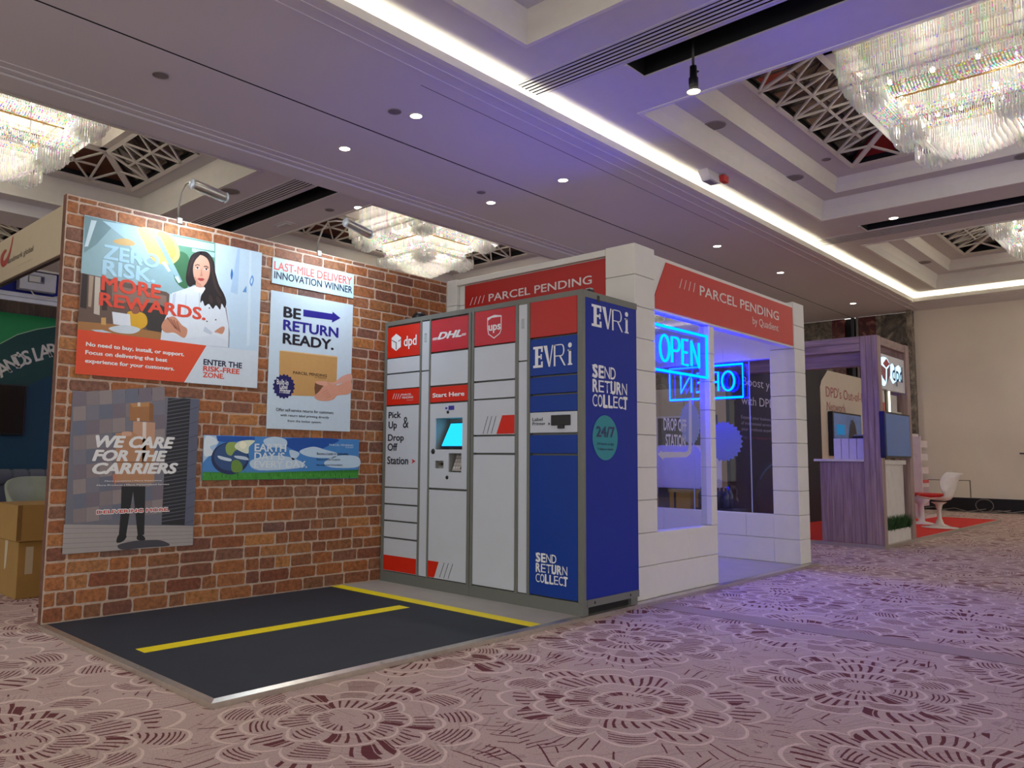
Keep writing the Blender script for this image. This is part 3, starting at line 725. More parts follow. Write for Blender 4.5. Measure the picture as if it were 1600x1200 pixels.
# --- poster A
pA, s = poster('woman_poster', 'wide poster with a white-shirted woman and a large blue and red headline', .105, 1.502, 1.353, 2.490, CW)
Z = Zm(100, 320, 4)
def P(pxs, c, w=.0015, curve=False, name='print_shape', root=None, sf=None, zz=None):
    return (sf or s).pp(name, pxs, c if not isinstance(c, tuple) else ink(c), root or cur, w, zz or Z, curve)
cur = pA
P([(130, 66), (948, 238), (945, 520), (640, 560), (105, 425)], (150, 182, 190), .0007)
P([(130, 66), (330, 108), (200, 250), (125, 300)], (120, 150, 158), .0010); P([(170, 95), (205, 100), (150, 260), (128, 262)], (205, 226, 234), .0012)
P([(240, 100), (470, 140), (540, 330), (480, 360), (380, 210)], (176, 212, 226), .0011)
P([(640, 180), (945, 240), (940, 420), (760, 520), (700, 420)], (96, 146, 120), .0010); P([(700, 300), (780, 330), (770, 520), (690, 460)], (60, 110, 74), .0013, True)
P([(650, 190), (940, 245), (940, 290), (700, 250)], (182, 214, 214), .0012); P([(800, 270), (942, 300), (940, 330), (800, 292)], (170, 206, 206), .0012)
P([(470, 140), (650, 175), (710, 250), (720, 330), (660, 375), (560, 350), (500, 240)], (232, 196, 120), .0014, True)
P([(590, 170), (660, 200), (700, 300), (650, 350), (600, 280)], (222, 172, 92), .0016, True); P([(305, 225), (380, 210), (440, 235), (430, 255), (350, 250)], (214, 176, 112), .0014, True)
P([(560, 190), (600, 200), (740, 480), (715, 490)], (150, 186, 196), .0017); P([(610, 360), (632, 355), (668, 412), (652, 420)], (214, 238, 250), .0019); P([(690, 450), (712, 446), (730, 482), (715, 490)], (214, 238, 250), .0019)
P([(105, 425), (240, 452), (640, 545), (660, 560), (640, 845), (88, 740), (95, 590)], (104, 82, 72), .0010)
P([(115, 430), (150, 438), (140, 650), (100, 640)], (50, 38, 36), .0014); P([(158, 440), (186, 446), (170, 640), (150, 636)], (172, 150, 128), .0015); P([(195, 448), (228, 455), (222, 690), (186, 680)], (196, 184, 170), .0015)
P([(232, 455), (262, 462), (270, 660), (236, 660)], (66, 46, 44), .0014); P([(500, 620), (640, 650), (630, 800), (520, 780)], (58, 52, 50), .0013, True); P([(300, 500), (640, 570), (640, 640), (300, 600)], (140, 112, 100), .0012)
P([(398, 670), (500, 680), (520, 745), (470, 780), (410, 770)], (222, 168, 40), .0016, True); P([(425, 640), (465, 640), (468, 675), (430, 680)], (150, 90, 70), .0017, True)
P([(88, 728), (300, 745), (620, 800), (605, 848), (84, 778)], (168, 116, 66), .0014); P([(300, 668), (412, 685), (418, 765), (308, 745)], (226, 230, 238), .0018); P([(280, 770), (380, 752), (475, 775), (430, 805), (330, 798)], (206, 216, 224), .0019, True)
P([(232, 705), (262, 705), (262, 752), (232, 748)], (206, 160, 96), .0018); P([(170, 780), (240, 782), (300, 800), (210, 798)], (190, 206, 220), .0018)
P([(946, 238), (1238, 300), (1208, 915), (1000, 890)], (200, 222, 240), .0010); P([(1085, 275), (1100, 278), (1085, 560), (1040, 545)], (176, 204, 232), .0013); P([(1160, 290), (1172, 292), (1160, 880), (1140, 880)], (214, 232, 246), .0013)
P([(1048, 400), (1056, 430), (1048, 470), (1041, 440)], (40, 110, 190), .0016, True)
P([(1176, 440), (1186, 470), (1172, 510), (1160, 480)], (96, 150, 214), .0016, True); P([(1175, 455), (1179, 472), (1171, 494), (1166, 478)], (206, 226, 242), .0018, True); P([(1115, 545), (1140, 505), (1140, 548)], (96, 150, 214), .0016)
# woman
HR, HR2, SK = (38, 28, 30), (62, 44, 42), (220, 164, 140)
P([(862, 290), (900, 300), (930, 345), (945, 420), (968, 500), (995, 560), (1012, 610), (1000, 640), (960, 655), (905, 610), (868, 600), (850, 560), (850, 520), (815, 500), (784, 512), (762, 470), (770, 395), (790, 325), (824, 297)], HR, .0026, True)
P([(798, 512), (820, 505), (878, 516), (905, 560), (960, 596), (1014, 622), (1030, 700), (1032, 892), (880, 878), (603, 845), (618, 740), (660, 650), (674, 552), (740, 530)], (226, 232, 240), .0028)
P([(824, 470), (876, 480), (874, 522), (846, 530), (822, 512)], (206, 148, 124), .0029)
P([(816, 508), (846, 518), (880, 516), (884, 556), (848, 548), (812, 545)], (238, 243, 248), .0030)
P([(680, 560), (700, 548), (690, 640), (668, 700)], (200, 208, 222), .0030); P([(760, 560), (768, 560), (760, 700), (750, 700)], (208, 216, 228), .0030); P([(845, 550), (850, 550), (846, 690), (840, 690)], (196, 204, 216), .0030)
P([(816, 350), (836, 318), (868, 316), (900, 340), (912, 395), (906, 450), (884, 496), (858, 510), (832, 492), (812, 452), (806, 400)], SK, .0031, True)
P([(812, 452), (832, 492), (858, 510), (858, 500), (838, 484), (820, 450)], (196, 138, 114), .0032)
P([(862, 292), (905, 305), (938, 360), (946, 430), (968, 500), (1000, 560), (1014, 610), (1004, 645), (985, 618), (975, 655), (950, 628), (930, 650), (905, 620), (880, 632), (866, 600), (852, 612), (856, 570), (880, 530), (904, 470), (914, 400), (900, 345), (872, 320), (850, 312)], HR, .0033, True)
P([(862, 292), (830, 296), (795, 322), (772, 390), (764, 460), (778, 505), (796, 490), (802, 440), (804, 390), (822, 345), (850, 314)], HR, .0033, True)
P([(905, 320), (925, 350), (936, 430), (960, 520), (985, 570), (965, 560), (935, 500), (920, 420)], HR2, .0034, True); P([(800, 340), (812, 330), (788, 400), (780, 450), (776, 420)], HR2, .0034, True)
P([(910, 560), (930, 590), (925, 620), (905, 590)], HR2, .0034, True); P([(955, 570), (980, 600), (975, 630), (955, 600)], HR2, .0034, True)
P([(818, 378), (832, 371), (848, 376), (848, 381), (832, 376), (820, 384)], (48, 32, 30), .0034); P([(874, 383), (890, 381), (904, 392), (902, 397), (889, 387), (873, 389)], (48, 32, 30), .0034)
P([(820, 396), (832, 389), (847, 396), (833, 403)], (236, 226, 220), .0034, True); P([(875, 402), (888, 396), (902, 406), (888, 411)], (236, 226, 220), .0034, True)
P([(828, 394), (834, 389), (840, 394), (834, 402)], (40, 26, 26), .0036, True); P([(883, 402), (889, 397), (895, 403), (889, 410)], (40, 26, 26), .0036, True)
P([(819, 394), (832, 387), (847, 393), (832, 391)], (40, 26, 26), .0037); P([(875, 399), (889, 394), (903, 404), (888, 398)], (40, 26, 26), .0037)
P([(856, 400), (853, 436), (846, 442), (856, 448), (868, 445), (864, 438), (861, 402)], (200, 138, 114), .0034); P([(833, 462), (848, 457), (855, 459), (864, 458), (877, 466), (864, 476), (846, 474)], (178, 72, 70), .0035, True); P([(836, 464), (855, 465), (874, 468), (855, 468)], (130, 46, 48), .0037)
P([(612, 745), (640, 710), (690, 700), (735, 750), (770, 780), (752, 832), (690, 800), (640, 800), (612, 780)], (206, 142, 112), .0032, True)
for k in range(4): P([(640+k*20, 705+k*8), (648+k*20, 702+k*8), (700+k*10, 770+k*8), (694+k*10, 776+k*8)], (170, 104, 82), .0034)
P([(940, 792), (985, 762), (1004, 770), (990, 806), (960, 800)], (206, 142, 112), .0032, True)
P([(610, 785), (760, 835), (900, 820), (930, 810), (1030, 850), (1032, 892), (603, 845)], (218, 226, 236), .0030); P([(880, 760), (930, 800), (915, 812), (870, 790)], (196, 206, 220), .0031)
P([(1005, 640), (1014, 640), (1036, 800), (1032, 892), (1026, 892), (1028, 760)], (150, 150, 160), .0031)
for x, y in ((908, 645), (948, 718), (893, 728)): P([(x-4, y-4), (x+4, y-3), (x+4, y+5), (x-4, y+4)], (60, 60, 66), .0033)
# panels and copy
P([(84, 778), (890, 880), (750, 1110), (68, 1056)], (226, 74, 36), .0036); P([(890, 880), (1209, 915), (1203, 1146), (750, 1110)], (216, 226, 236), .0036)
LB_, RD, NV = ink((176, 216, 236)), ink((222, 74, 52)), ink((20, 22, 60)); WH = ink((240, 240, 240)); BK = ink((22, 22, 30))
s.ptext('ZERO', (243, 332), (600, 303), LB_, pA, Z, top=248, bold=.034, w=.0046); s.ptext('RISK.', (236, 430), (575, 392), LB_, pA, Z, top=343, bold=.034, w=.0046)
s.ptext('MORE', (229, 528), (607, 497), RD, pA, Z, top=442, bold=.034, w=.0046); s.ptext('REWARDS.', (217, 625), (888, 630), RD, pA, Z, top=547, bold=.034, w=.0048)
s.ptext('No need to buy, install, or support.', (136, 881), (752, 913), WH, pA, Z, top=857, bold=.034, w=.0046)
s.ptext('Focus on delivering the best', (132, 932), (646, 955), WH, pA, Z, top=908, bold=.034, w=.0046); s.ptext('experience for your customers.', (130, 985), (690, 1012), WH, pA, Z, top=961, bold=.034, w=.0046)
s.ptext('ENTER THE', (870, 998), (1113, 984), NV, pA, Z, top=964, bold=.034, w=.0046); s.ptext('RISK-FREE', (868, 1037), (1098, 1024), RD, pA, Z, top=1006, bold=.034, w=.0046); s.ptext('ZONE.', (866, 1076), (1002, 1053), RD, pA, Z, top=1046, bold=.034, w=.0046)

# --- poster B (boxes carrier)
pB, s = poster('carrier_poster', 'grey poster of a person hidden behind stacked cartons, lower left of the brick wall', .097, .425, .914, 1.397, (112, 112, 124))
cur = pB; Z = Zm(80, 600, 4.284)
wallc = [(118, 108, 120), (134, 122, 126), (146, 134, 134), (120, 118, 130), (106, 110, 128)]
for i in range(7):
    x0, x1 = 145+i*92-4*i, 145+(i+1)*92-4*(i+1); b0, b1 = 92+i*88, 92+(i+1)*88
    for j in range(9):
        def yt(x, k): y0 = 52+(x-150)*.06; return y0+k*98+(k*(-.02)*(x-150))-(x-150)*.12*(1-k/9)
        a, b = yt(x0, j), yt(x1, j); c_, d = yt(x0, j+1), yt(x1, j+1)
        lo = 930
        if a > lo: continue
        P([(x0+2, min(a+3, lo)), (x1-1, min(b+2, lo)), (x1-1, min(d, lo)), (x0+2, min(c_, lo))], wallc[(i+j*2) % 5], .0008+.0002*((i+j) % 2))
P([(782, 94), (932, 100), (893, 945), (738, 942)], (28, 28, 34), .0016)
for j in range(34): yb = 108+j*24.5; P([(781-j*1.25, yb), (931-j*1.1, yb-24), (930-j*1.1, yb-18), (781-j*1.25, yb+7)], (84, 84, 98), .0020)
P([(932, 100), (992, 103), (950, 950), (893, 945)], (92, 96, 118), .0017)
for j in range(9): yb = 150+j*95; P([(930-j*4, yb+20), (990-j*4.5, yb), (990-j*4.5, yb+3), (930-j*4, yb+23)], (50, 52, 66), .0019)
P([(84, 940), (950, 950), (947, 1078), (73, 1140)], (166, 158, 156), .0018); 
for j in range(5): P([(82-j*2, 965+j*34), (948, 960+j*24), (948, 963+j*24), (82-j*2, 968+j*34)], (136, 130, 130), .0020)
P([(445, 1080), (530, 1055), (640, 1045), (740, 1048), (790, 1082), (620, 1096), (480, 1110)], (66, 62, 72), .0022, True)
P([(470, 685), (630, 685), (628, 800), (622, 1010), (578, 1010), (560, 830), (548, 720), (530, 830), (502, 1010), (452, 1010), (466, 850)], (16, 16, 20), .0026)
P([(436, 1058), (452, 1010), (502, 1012), (494, 1040), (466, 1060)], (12, 12, 14), .0028, True); P([(574, 1040), (578, 1012), (612, 1012), (630, 1040), (604, 1048)], (12, 12, 14), .0028, True)
P([(548, 250), (696, 258), (688, 520), (540, 520)], (196, 150, 122), .0028); P([(612, 254), (636, 255), (632, 520), (608, 520)], (228, 214, 204), .0030)
P([(528, 130), (658, 122), (684, 150), (680, 252), (525, 245)], (166, 112, 66), .0032); P([(528, 130), (658, 122), (654, 150), (545, 156)], (186, 134, 84), .0033); P([(658, 122), (686, 140), (682, 252), (655, 246)], (140, 92, 54), .0034)
P([(578, 124), (596, 123), (596, 150), (578, 150)], (226, 210, 190), .0035); P([(574, 228), (592, 228), (592, 250), (574, 250)], (226, 210, 190), .0035)
P([(430, 330), (535, 318), (690, 400), (690, 660), (434, 660)], (186, 136, 100), .0030); P([(434, 520), (690, 520), (686, 526), (434, 526)], (120, 84, 62), .0036); P([(475, 322), (530, 320), (535, 345), (480, 348)], (212, 164, 138), .0035, True)
P([(412, 610), (434, 600), (434, 660), (420, 662)], (196, 120, 96), .0036, True)
s.ptext('WE CARE', (292, 420), (828, 360), ink((236, 236, 236)), pB, Z, top=346, bold=.05, shear=.25, w=.0048)
s.ptext('FOR THE', (272, 512), (778, 442), ink((236, 236, 236)), pB, Z, top=443, bold=.05, shear=.25, w=.0048)
s.ptext('CARRIERS', (272, 600), (850, 530), ink((236, 236, 236)), pB, Z, top=530, bold=.05, shear=.25, w=.0048)
s.ptext('More Locations | More Experience', (358, 654), (740, 641), WH, pB, Z, bold=.01, w=.0048); s.ptext('More Products | More Personalized Service', (304, 683), (788, 666), WH, pB, Z, bold=.01, w=.0048)
s.ptext('DELIVERING MORE.', (299, 872), (794, 826), WH, pB, Z, bold=.10, w=.0044); s.ptext('DELIVERING MORE.', (303, 869), (790, 829), ink((206, 56, 44)), pB, Z, bold=.03, w=.0050)

# --- earth poster
pE, s = poster('earth_poster', 'long low poster with a globe on grass under blue sky', .957, .850, 2.291, 1.157, (70, 136, 206))
cur = pE; Z = Zm(300, 600, 5.714)
P([(105, 457), (235, 462), (240, 520), (190, 600), (98, 700)], (176, 206, 236), .0008, False); P([(120, 470), (200, 480), (230, 530), (160, 560), (200, 620), (110, 640)], (226, 238, 248), .0011, True)
P([(215, 463), (560, 472), (560, 500), (300, 520), (230, 510)], (18, 84, 176), .0010); P([(845, 486), (1300, 492), (1200, 560), (1040, 620), (850, 560)], (22, 80, 168), .0010, True)
for a in ([(960, 600), (1080, 560), (1200, 590), (1300, 620), (1250, 660), (1050, 650)], [(1180, 700), (1300, 640), (1480, 650), (1480, 740), (1250, 745)], [(640, 500), (740, 470), (840, 500), (830, 560), (680, 560)], [(520, 690), (700, 640), (900, 660), (1000, 740), (600, 770)], [(870, 590), (960, 620), (900, 680)]):
    P(a, (196, 220, 242), .0012, True)
P([(95, 785), (500, 795), (1486, 765), (1484, 839), (89, 861)], (36, 112, 34), .0014)
rg = random.Random(3)
gpts = [(93, 860)]
for i in range(140): gpts += [(95+i*9.95, 776-i*.05+rg.uniform(-6, 14)), (100+i*9.95, 800)]
gpts += [(1485, 838)]; P(gpts, (62, 150, 46), .0016)
for i in range(90): x = rg.uniform(100, 1470); y = rg.uniform(800, 840); P([(x, y+14), (x+3, y-18), (x+7, y+14)], rg.choice([(24, 84, 26), (96, 180, 60), (50, 130, 40)]), .0019)
P([(340+168*math.cos(a), 664+144*math.sin(a)) for a in [i*math.pi/20 for i in range(40)]], (24, 44, 92), .0022); P([(346+150*math.cos(a), 650+125*math.sin(a)) for a in [i*math.pi/20 for i in range(40)]], (44, 80, 132), .0024)
P([(300, 560), (330, 520), (400, 525), (440, 560), (380, 600), (350, 640), (310, 620)], (150, 176, 90), .0027, True); P([(360, 690), (410, 680), (450, 730), (440, 780), (380, 790), (350, 760)], (110, 150, 60), .0027, True)
P([(230, 640), (300, 655), (350, 670), (340, 690), (250, 670)], (210, 224, 236), .0027, True); P([(380, 640), (480, 650), (500, 680), (400, 664)], (200, 216, 232), .0027, True)
P([(380, 560), (430, 510), (560, 505), (510, 560), (500, 620), (430, 600)], (232, 238, 210), .0030, True); P([(420, 545), (450, 510), (490, 545), (455, 580)], (255, 252, 226), .0032, True)
s.ptext('EARTH', (556, 600), (842, 541), ink((224, 236, 246)), pE, Z, bold=.03, w=.0044); s.ptext('DAY IS', (554, 674), (828, 615), ink((224, 236, 246)), pE, Z, bold=.03, w=.0044); s.ptext('EVERY DAY.', (552, 746), (1028, 690), ink((224, 236, 246)), pE, Z, bold=.03, w=.0044)
s.ptext('PARCEL PENDING', (1225, 552), (1440, 540), ink((214, 230, 244)), pE, Z, w=.0044); s.ptext('by Quadient', (1370, 571), (1440, 561), ink((214, 230, 244)), pE, Z, w=.0044)
s.ptext('Become a Leader in Sustainability', (1114, 631), (1396, 614), NV, pE, Z, bold=.01, w=.0044); s.ptext('Reduce Carbon Footprint', (1112, 681), (1322, 666), NV, pE, Z, bold=.01, w=.0044); s.ptext('Decrease Fuel Consumption', (1110, 730), (1343, 715), NV, pE, Z, bold=.01, w=.0044)

# --- winner sign
pW, s = poster('winner_sign', 'small pale blue sign about an innovation winner at the top of the wall', 1.444, 2.287, 2.197, 2.482, (198, 226, 240))
Z = Zm(280, 380, 3.75)
s.ptext('LAST-MILE DELIVERY', (556, 152), (1012, 202), ink((232, 92, 78)), pW, Z, bold=.018, w=.003); s.ptext('INNOVATION WINNER', (556, 204), (1014, 256), NV, pW, Z, bold=.018, w=.003)

# --- return poster
pR, s = poster('return_poster', 'tall pale poster with a blue arrow and hands holding a parcel', 1.440, 1.217, 2.196, 2.234, (206, 224, 238))
cur = pR; Z = Zm(400, 420, 4.444)
BL = ink((34, 28, 140)); BK2 = ink((20, 18, 34))
s.ptext('BE', (189, 332), (314, 278), BK2, pR, Z, top=262, bold=.034, w=.003)
P([(329, 282), (530, 313), (531, 297), (585, 342), (527, 374), (528, 356), (328, 330)], BL, .003)
s.ptext('RETURN', (187, 422), (573, 408), BL, pR, Z, top=353, bold=.034, w=.003); s.ptext('READY.', (184, 516), (540, 498), BK2, pR, Z, top=446, bold=.034, w=.003)
P([(164, 570), (565, 612), (556, 890), (158, 876)], (206, 158, 96), .0016); P([(164, 570), (180, 566), (558, 606), (565, 616)], (228, 196, 148), .002)
s.ptext('PARCEL PENDING', (257, 729), (492, 734), ink((70, 48, 34)), pR, Z, bold=.012, w=.003); s.ptext('by Quadient', (408, 757), (489, 753), ink((120, 86, 56)), pR, Z, w=.003)
P([(415, 782), (470, 780), (540, 788), (600, 745), (660, 730), (658, 780), (560, 800), (470, 830), (420, 800)], (226, 168, 150), .0022, True)
P([(462, 820), (500, 790), (560, 810), (656, 778), (655, 862), (565, 880), (540, 905), (490, 918), (430, 912), (405, 885), (440, 850)], (222, 158, 132), .0026, True)
P([(405, 830), (410, 790), (455, 795), (470, 815), (412, 880)], (120, 78, 50), .0024); P([(410, 786), (430, 780), (480, 790), (500, 805), (470, 812), (425, 800)], (228, 168, 142), .003, True)
for k in range(4): P([(412+k*22, 884+k*6), (420+k*22, 880+k*6), (500+k*8, 838+k*14), (494+k*8, 844+k*14)], (184, 116, 96), .003)
P([(193+79*(1 if i % 2 else .86)*math.cos(i*math.pi/18), 817+88*(1 if i % 2 else .86)*math.sin(i*math.pi/18)) for i in range(36)], (20, 18, 96), .0028)
s.ptext('Built-in', (143, 801), (225, 772), WH, pR, Z, bold=.02, w=.0044); s.ptext('Label', (163, 831), (218, 806), WH, pR, Z, bold=.02, w=.0044); s.ptext('Printer', (164, 862), (240, 832), WH, pR, Z, bold=.02, w=.0044)
s.ptext('Offer self-service returns for customers', (138, 986), (537, 990), BK2, pR, Z, bold=.012, w=.003); s.ptext('with return label printing directly', (168, 1022), (506, 1025), BK2, pR, Z, bold=.012, w=.003); s.ptext('from the locker system.', (218, 1062), (455, 1059), BK2, pR, Z, bold=.012, w=.003)

# ------------------------------------------------------------------ clip lamps on the wall top
ledface = emat('cool_led', (.72, .88, 1), 18)
for (yb, y0, y1, z0, z1, x, l) in ((.72, .60, .82, 2.715, 2.685, .42, 'chrome arm lamp clipped on the wall over the wide poster'), (1.86, 1.80, 2.02, 2.74, 2.70, .42, 'chrome arm lamp clipped on the wall over the pale tall poster')):
    t = thing('arm_lamp', l, 'display lamp', (0, yb, 2.60))
    box('clamp', (-.05, yb-.02, 2.57), (.012, yb+.02, 2.615), steel, t, bev=.004)
    tube('arm', [(-.02, yb, 2.61), (.0, yb-.01, 2.68), (.08, yb-.03, 2.76), (.20, yb-.06, 2.79), (.32, yb-.08, 2.77), (x, y0+.02, z0+.01)], .0065, steel, t)
    d = Vector((0, y1-y0, z1-z0))
    tube('lamp_head', [(x, y0, z0), (x, y0+.012, z0-.001), (x, y1-.012, z1+.001), (x, y1, z1)], [.030, .034, .034, .030], steel, t, seg=14)
    for (yy, zz) in ((y0-.008, z0), (y1+.008, z1)): lathe('end_cap', [(0, -.010), (.026, -.009), (.036, 0), (.026, .009), (0, .010)], (x, yy, zz), mat('clear_cap', (220, 236, 250), .05, metal=.3), t, 14, axis=1)
    prism('led_window', [(x-.036, y0+.02, z0+.006), (x-.036, y1-.02, z1+.006), (x-.033, y1-.02, z1-.014), (x-.033, y0+.02, z0-.014)], (-.003, 0, -.001), ledface, t)
    L_ = light('AREA', 'lamp', (x-.03, (y0+y1)/2, (z0+z1)/2-.05), ARM, (.74, .88, 1), t, shape='RECTANGLE', size=.04, size_y=.2, rot=(0, math.radians(28), 0))
# ------------------------------------------------------------------ parcel lockers
YL, XS, ZB, ZTOP = 2.538, 2.007, .03, 2.133
frm = mat('locker_grey_frame', (112, 114, 108), .38, var=.02); door_w = mat('locker_white', (200, 206, 216), .34, var=.015)
red = mat('locker_red', (212, 36, 14), .34, var=.02); red2 = mat('locker_crimson', (196, 26, 40), .34, var=.02); red3 = mat('locker_dark_red', (186, 32, 24), .42, var=.02); blu = mat('locker_blue', (12, 58, 150), .42, var=.02, spec=.3)
FS = Surf('y', YL-.002); WHT = ink((236, 238, 242)); INK = ink((26, 30, 44))
def unit(x0, x1, label, last=False):
    t = thing('parcel_locker', label, 'locker', ((x0+x1)/2, 2.87, ZB))
    boxes('cabinet', [((x0, YL+.03, .10), (x1, 3.19, ZTOP)), ((x0, YL+.004, 2.096), (x1, YL+.03, ZTOP))], frm, t)
    box('plinth', (x0, YL, ZB), (x1, YL+.04, .112), frm, t)
    for a_, b_ in (((x1-.05, YL+.04, ZB), (x1-.004, YL+.06, .1)), ((x1-.08, 3.11, ZB), (x1-.012, 3.19, .1)), ((x0+.01, 3.11, ZB), (x0+.08, 3.19, .1))): box('plinth_foot', a_, b_, frm, t)
    box('top_cap', (x0-.001, YL-.001, 2.100), (x1+.001, YL+.02, ZTOP+.003), frm, t)
    return t
def rail(t, xs):
    for a, b in xs: box('frame_post', (a, YL-.004, .105), (b, YL+.03, 2.11), frm, t, bev=.002)
def door(t, x0, x1, z0, z1, m, name='door'):
    return box(name, (x0+.003, YL-.002, z0), (x1-.003, YL+.024, z1), m, t, bev=.0015)
L1 = unit(.01, 1.004, 'left parcel locker bank with touch screen and orange red top doors')
L2 = unit(1.006, XS, 'right parcel locker bank with the blue doors and blue side')
rail(L1, ((.012, .046), (.444, .464), (.552, .568), (.975, 1.002))); rail(L2, ((1.008, 1.034), (1.434, 1.462), (1.543, 1.566), (1.968, 2.0065)))
for z0, z1, m in ((1.831, 2.086, red), (1.704, 1.823, door_w), (1.574, 1.693, door_w), (1.443, 1.567, red), (.783, 1.432, door_w), (.651, .773, door_w), (.519, .638, door_w), (.384, .506, door_w)): door(L1, .046, .444, z0, z1, m)
d = door(L1, .046, .444, .118, .371, door_w); FS.rect('red_band', .050, .122, .440, .240, red, d, .0015)
door(L1, .464, .552, 1.701, 2.090, door_w, 'slim_door'); door(L1, .464, .552, .117, 1.692, door_w, 'slim_door')
door(L1, .568, .975, 1.838, 2.086, red2); door(L1, .568, .975, 1.575, 1.824, door_w); door(L1, .568, .975, 1.445, 1.562, red)
d = door(L1, .568, .975, .118, .776, door_w); FS.poly('red_corner', [(.573, .122), (.642, .122), (.690, .243), (.573, .243)], red, d, .0015)
for k in range(3): FS.poly('stripe', [(.700+k*.045, .130), (.704+k*.045, .130), (.752+k*.045, .243), (.748+k*.045, .243)], INK, d, .0015)
door(L2, 1.034, 1.434, 1.842, 2.096, red2); door(L2, 1.034, 1.434, 1.582, 1.832, door_w); door(L2, 1.034, 1.434, 1.451, 1.569, door_w)
d = door(L2, 1.034, 1.434, 1.189, 1.440, door_w); FS.poly('red_corner', [(1.262, 1.194), (1.430, 1.194), (1.430, 1.325), (1.316, 1.325)], red, d, .0015)
for k in range(3): FS.poly('stripe', [(1.130+k*.040, 1.196), (1.134+k*.040, 1.196), (1.180+k*.040, 1.322), (1.176+k*.040, 1.322)], INK, d, .0015)
door(L2, 1.034, 1.434, 1.059, 1.176, door_w); door(L2, 1.034, 1.434, .120, 1.045, door_w)
door(L2, 1.462, 1.543, 1.701, 2.096, door_w, 'slim_door'); door(L2, 1.462, 1.543, .117, 1.692, door_w, 'slim_door')
door(L2, 1.566, 1.968, 1.851, 2.100, red3); door(L2, 1.566, 1.968, 1.586, 1.838, blu); door(L2, 1.566, 1.968, 1.461, 1.572, blu); door(L2, 1.566, 1.968, 1.338, 1.447, blu)
dp = door(L2, 1.566, 1.968, 1.196, 1.334, door_w); door(L2, 1.566, 1.968, 1.058, 1.180, blu); db = door(L2, 1.566, 1.968, .120, 1.044, blu)
for t, xx in ((L1, .508), (L2, 1.502)):
    for zz in (1.93, 1.99): lathe('lock', [(0, -.003), (.006, -.003), (.007, 0)], (xx, YL-.002, zz), steel, t, 10, axis=1)
    FS.poly('lock_plate', [(xx-.014, 1.925), (xx+.014, 1.925), (xx+.014, 1.995), (xx-.014, 1.995)], ink((176, 182, 190)), t, .0012)
# control panel with real recesses

def panel_with_holes(name, x0, x1, z0, z1, H, y0, y1, m, parent):
    xs = sorted({x0, x1, *[v for q in H for v in q[:2]]}); zs = sorted({z0, z1, *[v for q in H for v in q[2:]]}); bx = []
    for i in range(len(xs)-1):
        for j in range(len(zs)-1):
            cx, cz = (xs[i]+xs[i+1])/2, (zs[j]+zs[j+1])/2
            if not any(q[0] < cx < q[1] and q[2] < cz < q[3] for q in H): bx.append(((xs[i], y0, zs[j]), (xs[i+1], y1, zs[j+1])))
    return boxes(name, bx, m, parent)
SC = (.634, .922, 1.083, 1.321); RDR = (.635, .727, .940, .998); KPD = (.780, .916, .914, 1.055)
cp = panel_with_holes('control_panel', .571, .972, .792, 1.433, [SC, RDR, KPD], YL-.002, YL+.010, door_w, L1)
def recess(q, dep, m, nm):
    x0, x1, z0, z1 = q; t_ = .002
    boxes(nm, [((x0-t_, YL+.008, z0-t_), (x0, YL+dep, z1+t_)), ((x1, YL+.008, z0-t_), (x1+t_, YL+dep, z1+t_)), ((x0, YL+.008, z0-t_), (x1, YL+dep, z0)), ((x0, YL+.008, z1), (x1, YL+dep, z1+t_)), ((x0-t_, YL+dep, z0-t_), (x1+t_, YL+dep+t_, z1+t_))], m, cp)
for ch_ in L1.children:
    if ch_.name.startswith('cabinet'):
        me = ch_.data; bpy.data.objects.remove(ch_); break
boxes('cabinet', [((.01, YL+.03, .10), (.58, 3.19, ZTOP)), ((.97, YL+.03, .10), (1.004, 3.19, ZTOP)), ((.58, YL+.03, .10), (.97, 3.19, .80)), ((.58, YL+.03, 1.43), (.97, 3.19, ZTOP)), ((.58, YL+.18, .8), (.97, 3.19, 1.43))], frm, L1)
grey_in = mat('recess_grey', (150, 152, 150), .4)
recess(SC, .15, grey_in, 'screen_recess'); recess(RDR, .03, grey_in, 'reader_recess'); recess(KPD, .08, grey_in, 'keypad_recess')
scr = prism('screen_housing', [(.660, YL+.028, 1.100), (.915, YL+.028, 1.100), (.915, YL+.135, 1.292), (.660, YL+.135, 1.292)], (0, .012, -.006), mat('screen_bezel', (20, 34, 60), .3), cp)
prism('screen', [(.672, YL+.0315, 1.110), (.905, YL+.0315, 1.110), (.905, YL+.1295, 1.284), (.672, YL+.1295, 1.284)], (0, -.003, .0015), emat('screen_glow', (.02, .58, 1.0), 1.1), cp)
prism('keypad', [(.795, YL+.02, .925), (.910, YL+.02, .925), (.910, YL+.07, 1.035), (.795, YL+.07, 1.035)], (0, .006, -.003), mat('keypad_metal', (176, 168, 164), .35, metal=.3), cp)
for r_ in range(4):
    for c in range(4):
        f = r_/4; yy = YL+.02+.05*(f+.12); zz = .925+.11*(f+.12); xx = .802+c*.026
        prism('key', [(xx, yy, zz), (xx+.019, yy, zz), (xx+.019, yy+.008, zz+.0176), (xx, yy+.008, zz+.0176)], (0, -.003, .0014), ink((190, 50, 40)) if (c == 3 and r_ == 1) else ink((40, 40, 44)) if (c == 3 and r_ == 0) else ink((200, 196, 192)), cp)
box('card_slot', (.650, YL+.020, .960), (.712, YL+.029, .985), mat('slot_bronze', (104, 92, 72), .4), cp); box('slot_mouth', (.680, YL+.014, .966), (.700, YL+.021, .980), blackm, cp)
for x_, z_, r_ in ((.611, 1.068, .021), (.767, .874, .015), (.768, 1.365, .013)): lathe('black_lens', [(0, -.008), (r_*.7, -.007), (r_, 0)], (x_, YL-.002, z_), blackm, L1, 16, axis=1)
